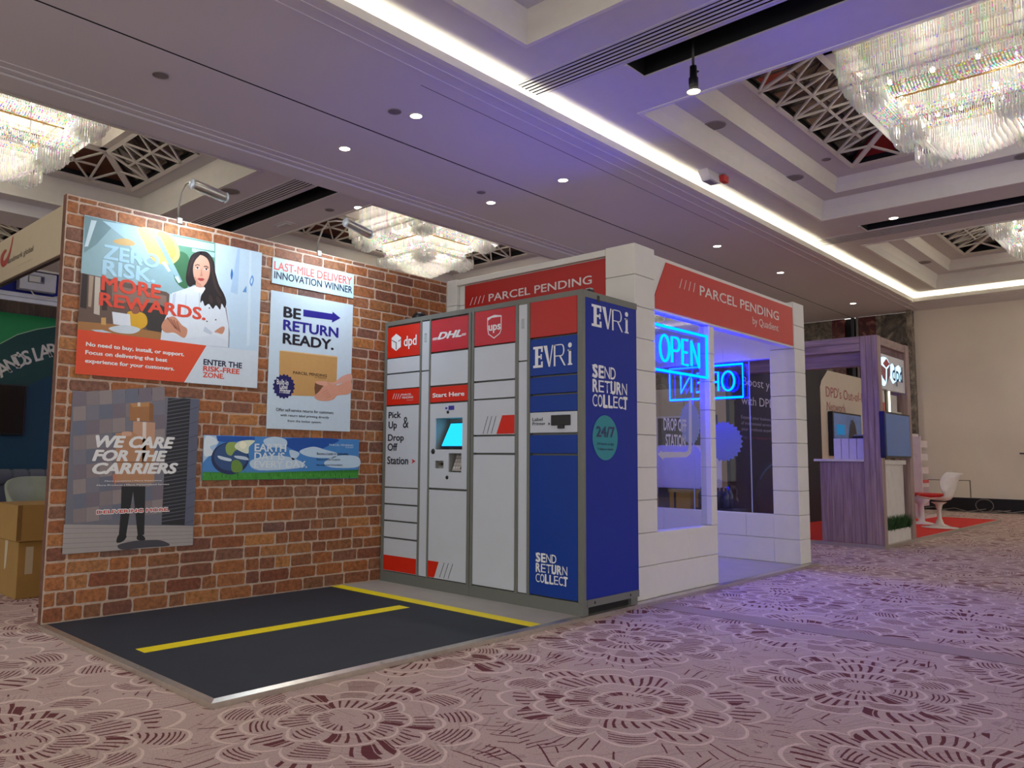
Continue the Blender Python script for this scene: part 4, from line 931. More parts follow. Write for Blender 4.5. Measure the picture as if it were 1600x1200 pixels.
FS.rect('blue_label', .775, 1.380, .835, 1.412, ink((52, 46, 150)), L1, .0018); FS.rect('blue_label', .740, 1.388, .762, 1.402, ink((52, 46, 150)), L1, .0018)
# lettering on the doors
Z = Zm(580, 440, 4.615)
def cube_logo(sf, Zf, k, p, c1, c2, c3):
    sf.pp('emblem', [(182, 376), (216, 402), (215, 470), (180, 500), (148, 475), (148, 408)], c1, p, .0018, Zf)
    for l in ([(148, 424), (150, 420), (184, 438), (184, 488), (179, 490), (179, 442)], [(196, 430), (213, 416), (214, 421), (198, 434)]): sf.pp('emblem_line', l, c2, p, .0026, Zf)
cube_logo(FS, Z, 1, L1, WHT, ink((60, 30, 50)), None)
FS.ptext('dpd', (236, 466), (330, 383), WHT, L1, Z, bold=.02, narrow=None)
FS.ptext('DHL', (478, 418), (655, 346), WHT, L1, Z, bold=.05, shear=.35)
FS.pp('side_bars', [(445, 408), (482, 402), (478, 410), (443, 416)], WHT, L1, .0018, Z); FS.pp('side_bars', [(443, 419), (476, 413), (473, 420), (442, 425)], WHT, L1, .0018, Z); FS.pp('side_bars', [(655, 376), (686, 371), (684, 376), (653, 382)], WHT, L1, .0018, Z); FS.pp('side_bars', [(652, 386), (684, 380), (682, 386), (650, 391)], WHT, L1, .0018, Z)
FS.pp('shield', [(838, 262), (890, 240), (941, 243), (940, 345), (930, 375), (886, 411), (845, 382), (838, 340)], WHT, L2, .0016, Z)
FS.pp('shield_field', [(843, 283), (870, 262), (936, 252), (935, 345), (925, 372), (886, 403), (850, 376), (844, 340)], red2, L2, .0024, Z); FS.ptext('ups', (848, 355), (936, 286), WHT, L2, Z, bold=.03, w=.0034)
for k in range(4): FS.pp('slash', [(155+k*16, 847), (158+k*16, 847), (170+k*17, 808), (167+k*17, 808)], WHT, L1, .0018, Z)
FS.ptext('PARCEL', (224, 823), (292, 805), WHT, L1, Z, bold=.01); FS.ptext('PENDING', (224, 845), (304, 825), WHT, L1, Z, bold=.01); FS.ptext('by Quadient', (258, 858), (304, 850), WHT, L1, Z)
FS.ptext('Start Here', (443, 836), (674, 791), WHT, L1, Z, bold=.035)
for st, bl, tr in (('Pick', (126, 985), (216, 937)), ('Up', (126, 1058), (187, 1008)), ('&', (230, 1055), (272, 973)), ('Drop', (122, 1148), (237, 1100))): FS.ptext(st, bl, tr, INK, L1, Z, bold=0 if st == '&' else .02)
Z = Zm(580, 660, 4)
FS.ptext('Off', (103, 176), (165, 132), INK, L1, Z, bold=.02); FS.ptext('Station', (101, 259), (233, 215), INK, L1, Z, bold=.02)
FS.pp('arrowhead', [(253, 228), (278, 242), (252, 258), (260, 243)], red2, L1, .0018, Z)
def big_name(sf, u, v, wd, hg, m, p):
    R = lambda nm, q: sf.poly(nm, [(u+a*wd, v+b*hg) for a, b in q], m, p, .002)
    r4 = lambda a, b, c, d: [(a, b), (c, b), (c, d), (a, d)]
    for q in (r4(.0, .0, .25, .10), r4(.0, .76, .25, .86), r4(.05, .10, .13, .76), r4(.13, .39, .20, .48), r4(.19, .33, .225, .54), r4(.205, .10, .25, .24), r4(.205, .62, .25, .76)): R('letter_e', q)
    R('letter_v', [(.27, .86), (.36, .86), (.435, .0), (.40, .0)]); R('letter_v', [(.485, .86), (.515, .86), (.435, .0), (.415, .1)])
    R('letter_r', r4(.53, .0, .57, .86)); R('letter_r', r4(.53, .82, .72, .86)); R('letter_r', r4(.57, .38, .72, .42))
    bowl = [(.72+.075*math.cos(a), .62+.24*math.sin(a)) for a in [math.pi/2-i*math.pi/10 for i in range(11)]]+[(.72+.045*math.cos(a), .62+.20*math.sin(a)) for a in [-math.pi/2+i*math.pi/10 for i in range(11)]]
    R('letter_r', bowl); R('letter_r', [(.66, .40), (.70, .40), (.825, .0), (.785, .0)])
    R('letter_i', r4(.875, .0, .985, .06)); R('letter_i', r4(.90, .06, .96, .60)); R('letter_i', r4(.875, .55, .96, .61)); R('letter_i', ell(.93, .78, .045, .10, 16))
def slogan(sf, u0, v0, u1, v1, m, p):
    hh = (v1-v0)/3.45; wd = u1-u0
    for r_, (wds, k) in enumerate((('SEND', .66), ('RETURN', .99), ('COLLECT', 1.0))):
        n = len(wds); y = v0+(2-r_)*hh*1.22; x = u0; cw = wd*k/n
        for i, c_ in enumerate(wds):
            b_ = (.06, .04, 0, .012)[(i+r_) % 4]; sf.text(c_, x+cw*.04, y, x+cw*.94, y+hh, m, p, bold=b_)
            if (i+r_) % 4 == 3: sf.text(c_, x+cw*.26, y+hh*.24, x+cw*.72, y+hh*.76, blu, p, w=.003)
            if b_ > .04 and c_ not in 'IL':
                for zz in (y, y+hh*.92): sf.rect('serif', x+cw*.0, zz, x+cw*.40, zz+hh*.08, m, p, .002)
            x += cw
big_name(FS, 1.597, 1.640, .335, .170, WHT, L2); slogan(FS, 1.622, .205, 1.890, .395, WHT, db)
Z = Zm(800, 440, 4.614)
FS.ptext('Label', (148, 1006), (222, 980), INK, L2, Z, bold=.008); FS.ptext('Printer', (148, 1036), (243, 1011), INK, L2, Z, bold=.008); FS.pp('arrowhead', [(259, 1014), (278, 1025), (258, 1037), (265, 1026)], INK, L2, .0018, Z)
box('printer_slot', (1.755, YL-.012, 1.243), (1.912, YL+.004, 1.312), blackm, L2, bev=.003); box('printer_tongue', (1.812, YL-.016, 1.222), (1.862, YL, 1.246), blackm, L2, bev=.002)
# side of the right bank
SS = Surf('x', XS+.001)
side = box('side_panel', (XS-.002, YL+.030, .129), (XS+.003, 3.187, 2.088), mat('side_blue', (14, 42, 150), .5, var=.02, spec=.25), L2, bev=.001)
box('side_frame', (XS-.01, YL+.004, .10), (XS+.001, 3.194, .129), frm, L2); box('side_frame', (XS-.01, YL+.004, 2.088), (XS+.004, 3.194, ZTOP), frm, L2)
box('corner_post', (XS-.01, YL-.003, .10), (XS+.003, YL+.030, 2.11), frm, L2, bev=.002); box('side_skirt', (XS-.02, YL+.04, .082), (XS+.004, 3.19, .128), frm, L2)
box('gap_shade_fill', (.1, YL+.06, ZB), (XS-.03, 3.10, .098), dark, L2)  # black filler painted in as the shade under the locker base
for yy in (2.66, 3.08): lathe('screw', [(0, .003), (.008, .002), (.009, 0)], (XS+.004, yy, .105), blackm, L2, 8, axis=0)
s2 = Surf('x', XS+.003)
Z = Zm(800, 440, 4.614)
u0, v0 = s2.px(Z(573, 318)); u1, v1 = s2.px(Z(842, 250)); big_name(s2, u0, v0, u1-u0, .172, WHT, side)
u0, v0 = s2.px(Z(577, 897)); u1, _ = s2.px(Z(833, 890)); _, v1 = s2.px(Z(577, 597)); slogan(s2, u0, v0, u1, v1, WHT, side)
s2.poly('round_badge', ell(s2.px((945.5, 684))[0], s2.px((945.5, 684))[1], .148, .150, 36), ink((0, 136, 150)), side, .002)
DN = ink((16, 34, 96))
s2.ptext('24/7', (931, 682), (960, 668), DN, side, bold=.03, w=.0034); s2.ptext('24 hours a day', (932, 695), (959, 692), DN, side, bold=.01, w=.0034); s2.ptext('7 days a week', (933, 703), (958, 700), DN, side, bold=.01, w=.0034)
t = thing('dome_camera', 'small black dome on top of the left locker bank', 'camera', (.19, 2.75, ZTOP)); lathe('dome', [(.0, .10), (.04, .09), (.065, .06), (.07, .02), (.075, 0)], (.20, 2.75, ZTOP), blackm, t, 20); lathe('base_ring', [(.085, 0), (.085, .012), (.07, .016)], (.20, 2.75, ZTOP), mat('dark_ring', (44, 46, 52), .4), t, 20)
t = thing('antenna_box', 'little black antenna box on top of the blue locker corner', 'antenna', (1.94, 2.72, ZTOP)); box('body', (1.915, 2.68, ZTOP), (1.965, 2.74, ZTOP+.035), blackm, t, bev=.004); box('clip', (1.955, 2.70, ZTOP-.06), (2.014, 2.73, ZTOP-.015), blackm, t, bev=.003); box('lid', (1.92, 2.70, ZTOP+.035), (1.96, 2.73, ZTOP+.045), mat('silver_tab', (160, 162, 168), .3, metal=.5), t)

# ------------------------------------------------------------------ the white block shop
BH = .2345
shop = thing('parcel_shop', 'white block-built parcel shop front with two windows and a doorway', 'shop kiosk', (1.0, 4.8, h))
def course(name, x0, x1, y0, y1, z0, n, parent=shop, split=None, m=None):
    for i in range(n):
        za, zb = z0+i*BH+.0015, z0+(i+1)*BH-.0015
        if split and (x1-x0 > split or y1-y0 > split):
            ax = 0 if x1-x0 > y1-y0 else 1; a, b = (x0, x1) if ax == 0 else (y0, y1); cuts = [a]; off = split*(.5 if i % 2 else 1)
            while cuts[-1]+off < b-.08: cuts.append(cuts[-1]+off); off = split
            cuts.append(b)
            for p, q in zip(cuts, cuts[1:]):
                if ax == 0: box(name, (p+.001, y0, za), (q-.001, y1, zb), m or blockm, parent, bev=.004)
                else: box(name, (x0, p+.001, za), (x1, q-.001, zb), m or blockm, parent, bev=.004)
        else: box(name, (x0, y0, za), (x1, y1, zb), m or blockm, parent, bev=.004)
course('block', 1.70, 1.955, 3.262, 3.540, h, 11); course('block', 1.70, 1.955, 6.18, 6.44, h, 11)        # two front pillars
course('block', 0, .125, 3.262, 3.50, h, 11)                                                                # pillar at the brick wall
course('block', 1.85, 1.945, 3.541, 4.50, h, 2, split=.94)                                                   # low wall under the window
course('block', 1.85, 1.945, 4.408, 4.50, h+2*BH, 7)                                                        # post between window and door
course('block', .126, 1.699, 3.30, 3.40, h, 11, split=.94)                                                   # wall behind the lockers
course('block', .0, 1.699, 6.19, 6.29, h, 2, split=.94)                                                      # low wall of the far side
course('block', -.1, .0, 3.262, 6.44, h, 2, split=.94)                                                       # low wall of the back side
course('block', -.1, .1, 6.19, 6.44, h+2*BH, 9)
fasc = box('fascia_beam', (1.86, 3.541, 2.145), (1.942, 6.179, 2.575), blockm, shop, bev=.003)
box('fascia_beam', (.0, 6.19, 2.06), (1.699, 6.29, 2.575), blockm, shop, bev=.003); box('fascia_beam', (-.1, 3.541, 2.06), (.0, 6.18, 2.575), blockm, shop, bev=.003)
gl1 = glass_material('window_acrylic', (.90, .92, .96)); 
frost = mat('frosted_decal', (170, 176, 214), .6)
w1 = box('window_pane', (1.895, 3.545, h+2*BH), (1.901, 4.405, 2.145), gl1, shop)
w2 = box('window_pane', (.10, 6.236, h+2*BH), (1.699, 6.242, 2.06), glass_material('tinted_acrylic', (.86, .86, .90)), shop)
box('pane_joint', (1.458, 6.225, h+2*BH), (1.466, 6.236, 2.06), mat('joint_clear', (170, 180, 205), .3), shop)
box('pane_joint', (.82, 6.225, h+2*BH), (.828, 6.236, 2.06), mat('joint_clear', (170, 180, 205), .3), shop)
w3 = box('window_pane', (-.055, 3.545, h+2*BH), (-.050, 6.18, 2.06), gl1, shop)
# decals on the glass
G1 = Surf('x', 1.901); dec = ink((186, 184, 208)); Z = Zm(1010, 620, 5.46)
G1.ptext('DROP OFF', (145, 282), (338, 198), dec, w1, Z, bold=.03); G1.ptext('STATION', (162, 418), (330, 330), dec, w1, Z, bold=.03)
arr = [(362, 20), (384, 20), (386, 440), (378, 480), (352, 508), (330, 516), (148, 520), (138, 540), (96, 490), (126, 455), (132, 470), (330, 470), (352, 458), (360, 430)]
G1.pp('arrow_decal', arr, dec, w1, .0015, Z)
uc, vc = G1.px(Z(374, 225)); G1.poly('starburst_decal', star(uc, vc, .155, .172, 28), ink((120, 134, 196)), w1, .001)
G2 = Surf('y', 6.236); G2.poly('starburst_decal', star(1.165, 1.225, .190, .215, 24), ink((120, 130, 190)), w2, .0015)
# red sign boards
sb = thing('red_sign', 'red sign board over the shop window with white lettering, slanted left end', 'sign', (1.95, 4.8, 2.16)); red_s = mat('sign_red', (198, 44, 40), .42, var=.02)
SB = Surf('x', 1.950)
prism('board', [(1.950, 3.62, 2.163), (1.950, 6.165, 2.163), (1.950, 6.165, 2.545), (1.950, 3.725, 2.545), (1.950, 3.545, 2.25), (1.950, 3.545, 2.163)], (-.006, 0, 0), red_s, sb)
Z = Zm(1000, 380, 4.286); SW = ink((226, 216, 216))
for k in range(4): SB.pp('slash', [(262+k*31, 300+k*9), (266+k*31, 301+k*9), (282+k*29, 240+k*9), (278+k*29, 239+k*9)], SW, sb, .002, Z)
SB.ptext('PARCEL PENDING', (399, 348), (927, 462), SW, sb, Z, bold=.012); SB.ptext('by Quadient', (753, 540), (925, 545), SW, sb, Z)
sb2 = thing('red_sign', 'red sign board behind the locker tops with white lettering', 'sign', (.95, 3.29, 2.3)); SC2 = Surf('y', 3.290)
box('board', (.200, 3.290, 2.12), (1.698, 3.299, 2.542), mat('sign_red_deep', (178, 28, 22), .42, var=.02), sb2)
Z = Zm(700, 360, 4)
for k in range(4): SC2.pp('slash', [(137+k*25, 470-k*5), (141+k*25, 469-k*5), (158+k*24, 419-k*5), (154+k*24, 420-k*5)], SW, sb2, .002, Z)
SC2.ptext('PARCEL PENDING', (255, 445), (900, 281), SW, sb2, Z, bold=.012); SC2.ptext('by Quadient', (640, 420), (820, 380), SW, sb2, Z)
box('top_edge', (.125, 3.262, 2.55), (1.70, 3.41, 2.60), blockm, shop, bev=.003)
# neon signs
neon = emat('neon_blue', (0, .62/NEON, 1.0), NEON)
acr = glass_material('sign_acrylic', (.72, .80, 1.0))
def neon_sign(label, to3):
    t = thing('neon_sign', label, 'neon sign', to3(.42, 0), 'blue open signs')
    def T(pts, closed=False, r=.0105): tube('neon_tube', [to3(*p) for p in pts], r, neon, t, closed=closed, seg=8)
    W_, H_ = .84, .345; T([(0, 0), (W_, 0), (W_, H_), (0, H_)], True, .011)
    z0, z1 = .075, .275
    T([(.160+.068*math.cos(a), (z0+z1)/2+.100*math.sin(a)) for a in [i*math.pi/12 for i in range(24)]], True)
    T([(.270, z0), (.270, z1), (.340, z1)]+[(.340+.048*math.cos(a), z1-.052+.052*math.sin(a)) for a in [math.pi/2-i*math.pi/8 for i in range(1, 8)]]+[(.340, z1-.104), (.280, z1-.104)])
    T([(.515, z1), (.435, z1), (.435, z0), (.520, z0)]); T([(.440, (z0+z1)/2), (.505, (z0+z1)/2)])
    T([(.580, z0), (.580, z1), (.705, z0), (.705, z1)])
    a, b = to3(-.02, -.02), to3(W_+.02, H_+.02); p, q = list(a), list(b)
    return t, a, b
n1, a, b = neon_sign('blue glowing neon sign reading OPEN in the front window', lambda u, v: (1.925, 3.565+u, 1.704+v))
box('acrylic_back', (1.908, a[1], a[2]), (1.911, b[1]-.02, b[2]), acr, n1); 
for yy in (3.75, 4.3): tube('hanging_wire', [(1.912, yy, 2.05), (1.912, yy, 2.15)], .002, steel, n1, seg=4)
n2, a, b = neon_sign('blue neon sign seen from behind in the far window of the shop', lambda u, v: (1.415-u, 6.180, 1.682+v))
box('acrylic_back', (a[0], 6.195, a[2]), (b[0], 6.198, b[2]), acr, n2)
for xx in (.8, 1.2): tube('hanging_wire', [(xx, 6.19, 2.03), (xx, 6.19, 2.2)], .002, steel, n2, seg=4)

# things seen through the shop windows
t = thing('white_counter', 'white rounded counter hood seen through the shop window', 'counter', (.3, 7.0, 0))
c1 = [(-.02, 1.05), (-.005, 1.13), (.04, 1.18), (.12, 1.20), (.52, 1.20), (.60, 1.17), (.64, 1.10), (.64, .70), (-.02, .70)]
prism('hood', [(x, 6.75, z) for x, z in c1], (0, .5, 0), mat('counter_white', (214, 212, 226), .3), t)
boxes('pedestal', [((.02, 6.85, 0), (.60, 7.2, .70))], mat('pedestal_grey', (90, 88, 96), .5), t)
t = thing('yellow_crate', 'yellow crate under the white counter behind the shop glass', 'crate', (.55, 6.6, 0)); boxes('body', [((.36, 6.52, .05), (.62, 6.72, .68))], ink((206, 158, 30)), t); box('black_cable', (.42, 6.51, .42), (.44, 6.52, .66), blackm, t); box('rim', (.35, 6.51, .66), (.63, 6.73, .69), ink((186, 140, 26)), t)
t = thing('bottle_pack', 'clear plastic wrapped pack of bottles behind the shop glass', 'bottles', (.85, 6.55, 0)); box('shelf', (.68, 6.48, .0), (1.14, 6.80, .50), mat('shelf_dark', (60, 58, 64), .6), t)
bm_ = mat('bottle_plastic', (70, 76, 84), .1, spec=.8)
for i in range(4):
    for j in range(2): lathe('bottle', [(.0, 0), (.035, 0), (.036, .15), (.012, .20), (.013, .225), (0, .225)], (.74+i*.095, 6.55+j*.1, .502), bm_, t, 10)
wr = ico = bmesh.new(); bmesh.ops.create_icosphere(wr, subdivisions=3, radius=1)
for v in wr.verts: k = .8+random.uniform(0, .28); v.co = Vector((.91+v.co.x*.24*k, 6.62+v.co.y*.12*k, .66+v.co.z*.16*k))
from_bm('plastic_wrap', wr, glass_material('plastic_film', (.92, .93, .95)), t)

t = thing('beige_partition', 'plain beige partition seen through the shop window', 'partition wall', (-2.6, 11.5, 0)); box('panel', (-5.0, 11.5, 0), (-.5, 11.56, 2.34), mat('beige_panel', (206, 192, 164), .6, var=.02), t)
box('panel_joint', (-2.16, 11.495, 0), (-2.15, 11.50, 2.34), mat('joint_brown', (120, 104, 84)), t)
t = thing('dark_screen_board', 'dark navy board with thin white frame behind the drop off lettering', 'board', (-.95, 9.3, .0)); box('board', (-1.42, 9.3, .5), (-.45, 9.34, 1.68), ink((22, 24, 60)), t)
boxes('white_frame', [((-1.44, 9.29, .5), (-1.41, 9.35, 1.70)), ((-.47, 9.29, .5), (-.44, 9.35, 1.70)), ((-1.44, 9.29, 1.67), (-.44, 9.35, 1.70))], mat('frame_white', (220, 218, 224), .4), t); boxes('stand_foot', [((-1.3, 9.2, 0), (-1.26, 9.44, .5)), ((-.6, 9.2, 0), (-.56, 9.44, .5))], steel, t)
# ------------------------------------------------------------------ second booth (wood portal)
wood = wood_material('greyed_oak', (128, 104, 100), (168, 142, 136)); wood_h = wood_material('greyed_oak_rail', (128, 104, 100), (168, 142, 136), 0)
redc = mat('red_carpet', (214, 36, 26), .9, var=.08, scale=60); lam = mat('white_laminate', (214, 208, 200), .4)
b2 = thing('red_carpet_platform', 'low booth platform with bright red carpet and metal edge beyond the shop', 'platform', (1, 12, 0))
box('deck', (-1.2, 8.66, 0), (1.96, 15.1, .034), mat('deck_board', (120, 110, 100)), b2); box('red_carpet', (-1.2, 8.68, .034), (1.95, 15.08, .04), redc, b2)
for a_, b_ in (((-1.2, 8.62, 0), (1.99, 8.66, .042)), ((1.96, 8.66, 0), (1.99, 15.10, .042)), ((-1.2, 15.10, 0), (1.99, 15.14, .042))): box('metal_edge', a_, b_, alum, b2)
pt = thing('wood_portal', 'grey oak portal frame with counter at the corner of the red carpet booth', 'booth frame', (1.4, 8.8, .04))
for i in range(3): box('post_board', (1.78+i*.067, 8.67, .04), (1.78+(i+1)*.067-.002, 8.80, 2.575), wood, pt, bev=.003)
for k, (za, zb) in enumerate(((2.39, 2.49), (2.49, 2.575))): box('lintel_board', (-.9, 8.67, za), (1.779, 8.80, zb-.002), wood_h, pt, bev=.003)
box('lintel_inner', (-.9, 8.80, 2.22), (1.79, 8.95, 2.385), wood_h, pt, bev=.003)
for i in range(4): box('counter_board', (1.25+i*.1325, 8.69, .04), (1.25+(i+1)*.1325-.002, 8.72, 1.028), wood, pt, bev=.002)
box('counter_top', (1.185, 8.66, 1.03), (1.78, 9.75, 1.06), lam, pt, bev=.003); box('counter_body', (1.26, 8.72, .04), (1.78, 8.76, 1.03), lam, pt)
box('front_panel', (1.78, 8.80, .2), (1.90, 9.80, 1.0), lam, pt); box('counter_shelf', (1.78, 8.80, 1.0), (1.955, 9.74, 1.055), lam, pt, bev=.003)
for i in range(2): box('rear_post_board', (1.80+i*.09, 9.84, .04), (1.80+(i+1)*.09-.002, 9.98, 2.575), wood, pt, bev=.003)
box('rear_lintel', (-.9, 9.84, 2.36), (1.80, 9.98, 2.575), wood_h, pt, bev=.003); box('top_rail', (1.90, 8.80, 2.47), (1.965, 9.84, 2.573), wood_h, pt, bev=.003)
box('upper_panel', (1.78, 8.80, 1.62), (1.86, 9.80, 1.90), lam, pt); box('side_rail', (1.80, 8.8, 1.55), (1.90, 9.84, 1.68), lam, pt)
# light box sign
lb = thing('lightbox_sign', 'white lightbox sign with glowing cube emblem between the oak posts', 'sign', (1.95, 9.2, 1.93))
box('board', (1.90, 8.81, 1.93), (1.955, 9.83, 2.37), mat('sign_white', (214, 212, 214), .4), lb, bev=.003); LS = Surf('x', 1.957)
glow = emat('halo_glow', (.45, .78, 1), 1.6); Z = Zm(1240, 480, 7.273)
LS.pp('halo', [(990, 570), (1050, 575), (1085, 640), (1075, 700), (1050, 870), (1010, 885), (960, 800), (955, 620)], glow, lb, .001, Z, True)
LS.pp('emblem_top', [(1042, 582), (1078, 648), (1040, 690), (1002, 640)], ink((186, 56, 66)), lb, .012, Z); LS.pp('emblem_left', [(985, 655), (1036, 700), (1036, 850), (1000, 800), (985, 750)], ink((150, 60, 80)), lb, .012, Z); LS.pp('emblem_right', [(1050, 705), (1086, 660), (1086, 780), (1050, 862)], ink((120, 60, 90)), lb, .012, Z)
LS.pp('halo', [(1095, 660), (1120, 640), (1150, 690), (1190, 660), (1215, 690), (1222, 850), (1190, 830), (1160, 845), (1130, 870), (1095, 800)], glow, lb, .0012, Z); LS.ptext('dpd', (1112, 828), (1224, 690), ink((24, 60, 104)), lb, Z, bold=.02, w=.012)
# screens
def tv(label, sf_ax, a, b, face, parent_loc):
    t = thing('television', label, 'television', parent_loc)
    box('casing', a, b, blackm, t, bev=.006); return t
scrm = mat('dark_screen', (10, 56, 100), .08, var=.5, scale=2.5, emit=.55)
t = tv('big black television on the side of the oak portal', 'x', (1.97, 8.66, 1.08), (2.035, 9.68, 1.64), None, (2.0, 9.1, 1.08)); box('screen', (2.035, 8.685, 1.105), (2.038, 9.655, 1.615), scrm, t); box('wall_bracket', (1.90, 8.9, 1.2), (1.97, 9.4, 1.5), blackm, t)
tw = Surf('x', .03)
bwl = thing('graphic_wall', 'dark navy booth wall with white text beside a pale panel', 'booth wall', (0, 11, .04)); nav = mat('navy_graphic', (16, 14, 36), .55, var=.1); pale = mat('pale_graphic', (206, 194, 176), .5, var=.02)
box('navy_panel', (-.05, 8.82, .04), (0, 12.25, 2.62), nav, bwl); box('pale_panel', (-.05, 12.25, .04), (-.001, 15.0, 2.62), pale, bwl)
BS = Surf('x', 0.001); BS.poly('navy_corner', [(12.24, 2.3), (12.32, 2.42), (12.62, 2.62), (12.24, 2.62)], nav, bwl)
pk = ink((170, 90, 96)); gw = ink((244, 244, 248)); Z = Zm(1120, 480, 3)
BS.ptext("DPD's Out-of-Home", (512, 418), (735, 415), pk, bwl, Z); BS.ptext('Network', (516, 482), (604, 457), pk, bwl, Z)
Z = Zm(1110, 540, 7.5); BS.text('Boost your', 9.25, 2.115, 10.62, 2.24, gw, bwl); BS.text('with DPD', 9.20, 1.835, 10.34, 1.96, gw, bwl)
for k, q in enumerate(('Expand your business reach', 'of international services, DPD', 'your products anywhere in')): BS.text(q, 9.18, 1.63-k*.085, 10.5, 1.675-k*.085, ink((190, 190, 205)), bwl)
BS.text('Visit', 9.2, 1.34, 9.36, 1.385, ink((120, 120, 140)), bwl); BS.text('our website for more', 9.4, 1.34, 10.6, 1.385, ink((150, 50, 50)), bwl)
BS.poly('planet_print', ell(10.6, .55, 1.0, .52, 40), ink((24, 30, 60)), bwl, .002); BS.poly('planet_shadow', ell(10.65, .50, 1.0, .50, 40), ink((18, 16, 34)), bwl, .004)
BS.poly('glow_arc', [(9.75+.0*i, 0) for i in range(0)]+[(10.62+.98*math.cos(a), .54+.5*math.sin(a)) for a in [math.pi*(.45+.4*i/12) for i in range(13)]]+[(10.63+.965*math.cos(a), .53+.485*math.sin(a)) for a in [math.pi*(.85-.4*i/12) for i in range(13)]], ink((60, 110, 150)), bwl, .005)
t = tv('black television on the pale booth wall', 'x', (.01, 12.55, 1.13), (.09, 14.0, 1.90), None, (.05, 13.2, 1.13)); box('screen', (.09, 12.58, 1.16), (.093, 13.97, 1.87), mat('grey_blue_screen', (60, 84, 128), .15, var=.35, scale=2, emit=.35), t)
TS = Surf('x', .094); TS.poly('image_patch', [(12.7, 1.5), (13.1, 1.5), (13.1, 1.68), (12.7, 1.68)], emat('teal_patch', (.02, .12, .26), 1), t, .001); TS.poly('image_person', smooth([(13.3, 1.2), (13.3, 1.5), (13.45, 1.78), (13.65, 1.7), (13.75, 1.4), (13.72, 1.2)]), ink((44, 44, 60)), t, .001)
for i in range(4):
    x0 = 1.387+i*.092; t = thing('brochure_box', 'white upright box on the oak counter, '+('leftmost of the four', 'second from the left of four', 'third from the left of four', 'rightmost of the four beside the post')[i], 'box', (x0+.04, 8.84, 1.06), 'white boxes standing on the oak counter')
    box('carton', (x0, 8.80, 1.06), (x0+.086, 8.95, 1.318), mat('white_card', (214, 208, 226), .5), t, bev=.002); box('lid_seam', (x0+.002, 8.799, 1.312), (x0+.084, 8.8005, 1.3135), mat('grey_seam', (150, 150, 160)), t)
t = thing('scanner', 'small black device on top of the white boxes', 'device', (1.66, 8.87, 1.318)); box('body', (1.60, 8.82, 1.319), (1.76, 8.93, 1.345), blackm, t, bev=.01); box('head', (1.62, 8.83, 1.345), (1.75, 8.92, 1.365), mat('scanner_head_grey', (120, 124, 132), .3), t, bev=.006)  # head in plain grey, paler than the body
# poster bits between sign and tv
t = thing('hanging_leaflet', 'red and white leaflet under the lightbox sign', 'leaflet', (1.94, 8.95, 1.66)); box('sheet', (1.92, 8.82, 1.66), (1.926, 9.05, 1.92), lam, t); box('red_band', (1.926, 8.82, 1.66), (1.928, 9.05, 1.77), ink((206, 44, 48)), t)
t = thing('light_tube', 'thin bright vertical light tube under the lightbox sign', 'lamp', (1.93, 9.25, 1.66)); box('tube', (1.925, 9.21, 1.66), (1.94, 9.24, 1.92), emat('tube_glow', (1, .95, .75), 2), t); box('holder', (1.91, 9.12, 1.66), (1.925, 9.26, 1.92), mat('olive_holder', (110, 104, 76)), t)
# planter
t = thing('planter_box', 'white planter trough with green grass at the oak portal foot', 'planter', (1.93, 9.3, .04))
boxes('trough', [((1.93, 8.81, .04), (1.95, 9.98, .20)), ((1.905, 8.81, .04), (1.93, 9.98, .15)), ((1.90, 8.81, .04), (1.93, 8.83, .20)), ((1.90, 9.96, .04), (1.93, 9.98, .20))], lam, t)
V, Fc = [], []; rg = random.Random(5)
for i in range(1500):
    x, y = rg.uniform(1.905, 1.94), rg.uniform(8.84, 9.96); l = rg.uniform(.10, .24); a = rg.uniform(0, 6.28); lean = rg.uniform(.02, .10); n = len(V); wdt = .004
    dx, dy = math.cos(a), math.sin(a)*.9
    V += [(x-dy*wdt, y+dx*wdt, .15), (x+dy*wdt, y-dx*wdt, .15), (x+dx*lean*.4+dy*wdt, y+dy*lean*.4-dx*wdt, .15+l*.6), (x+dx*lean*.4-dy*wdt, y+dy*lean*.4+dx*wdt, .15+l*.6), (x+dx*lean, y+dy*lean, .15+l)]
    Fc += [(n, n+1, n+2, n+3), (n+3, n+2, n+4)]
o = pyd('grass', V, Fc, mat('grass_green', (44, 84, 40), .6, var=.4, scale=25), t); o['kind'] = 'stuff'
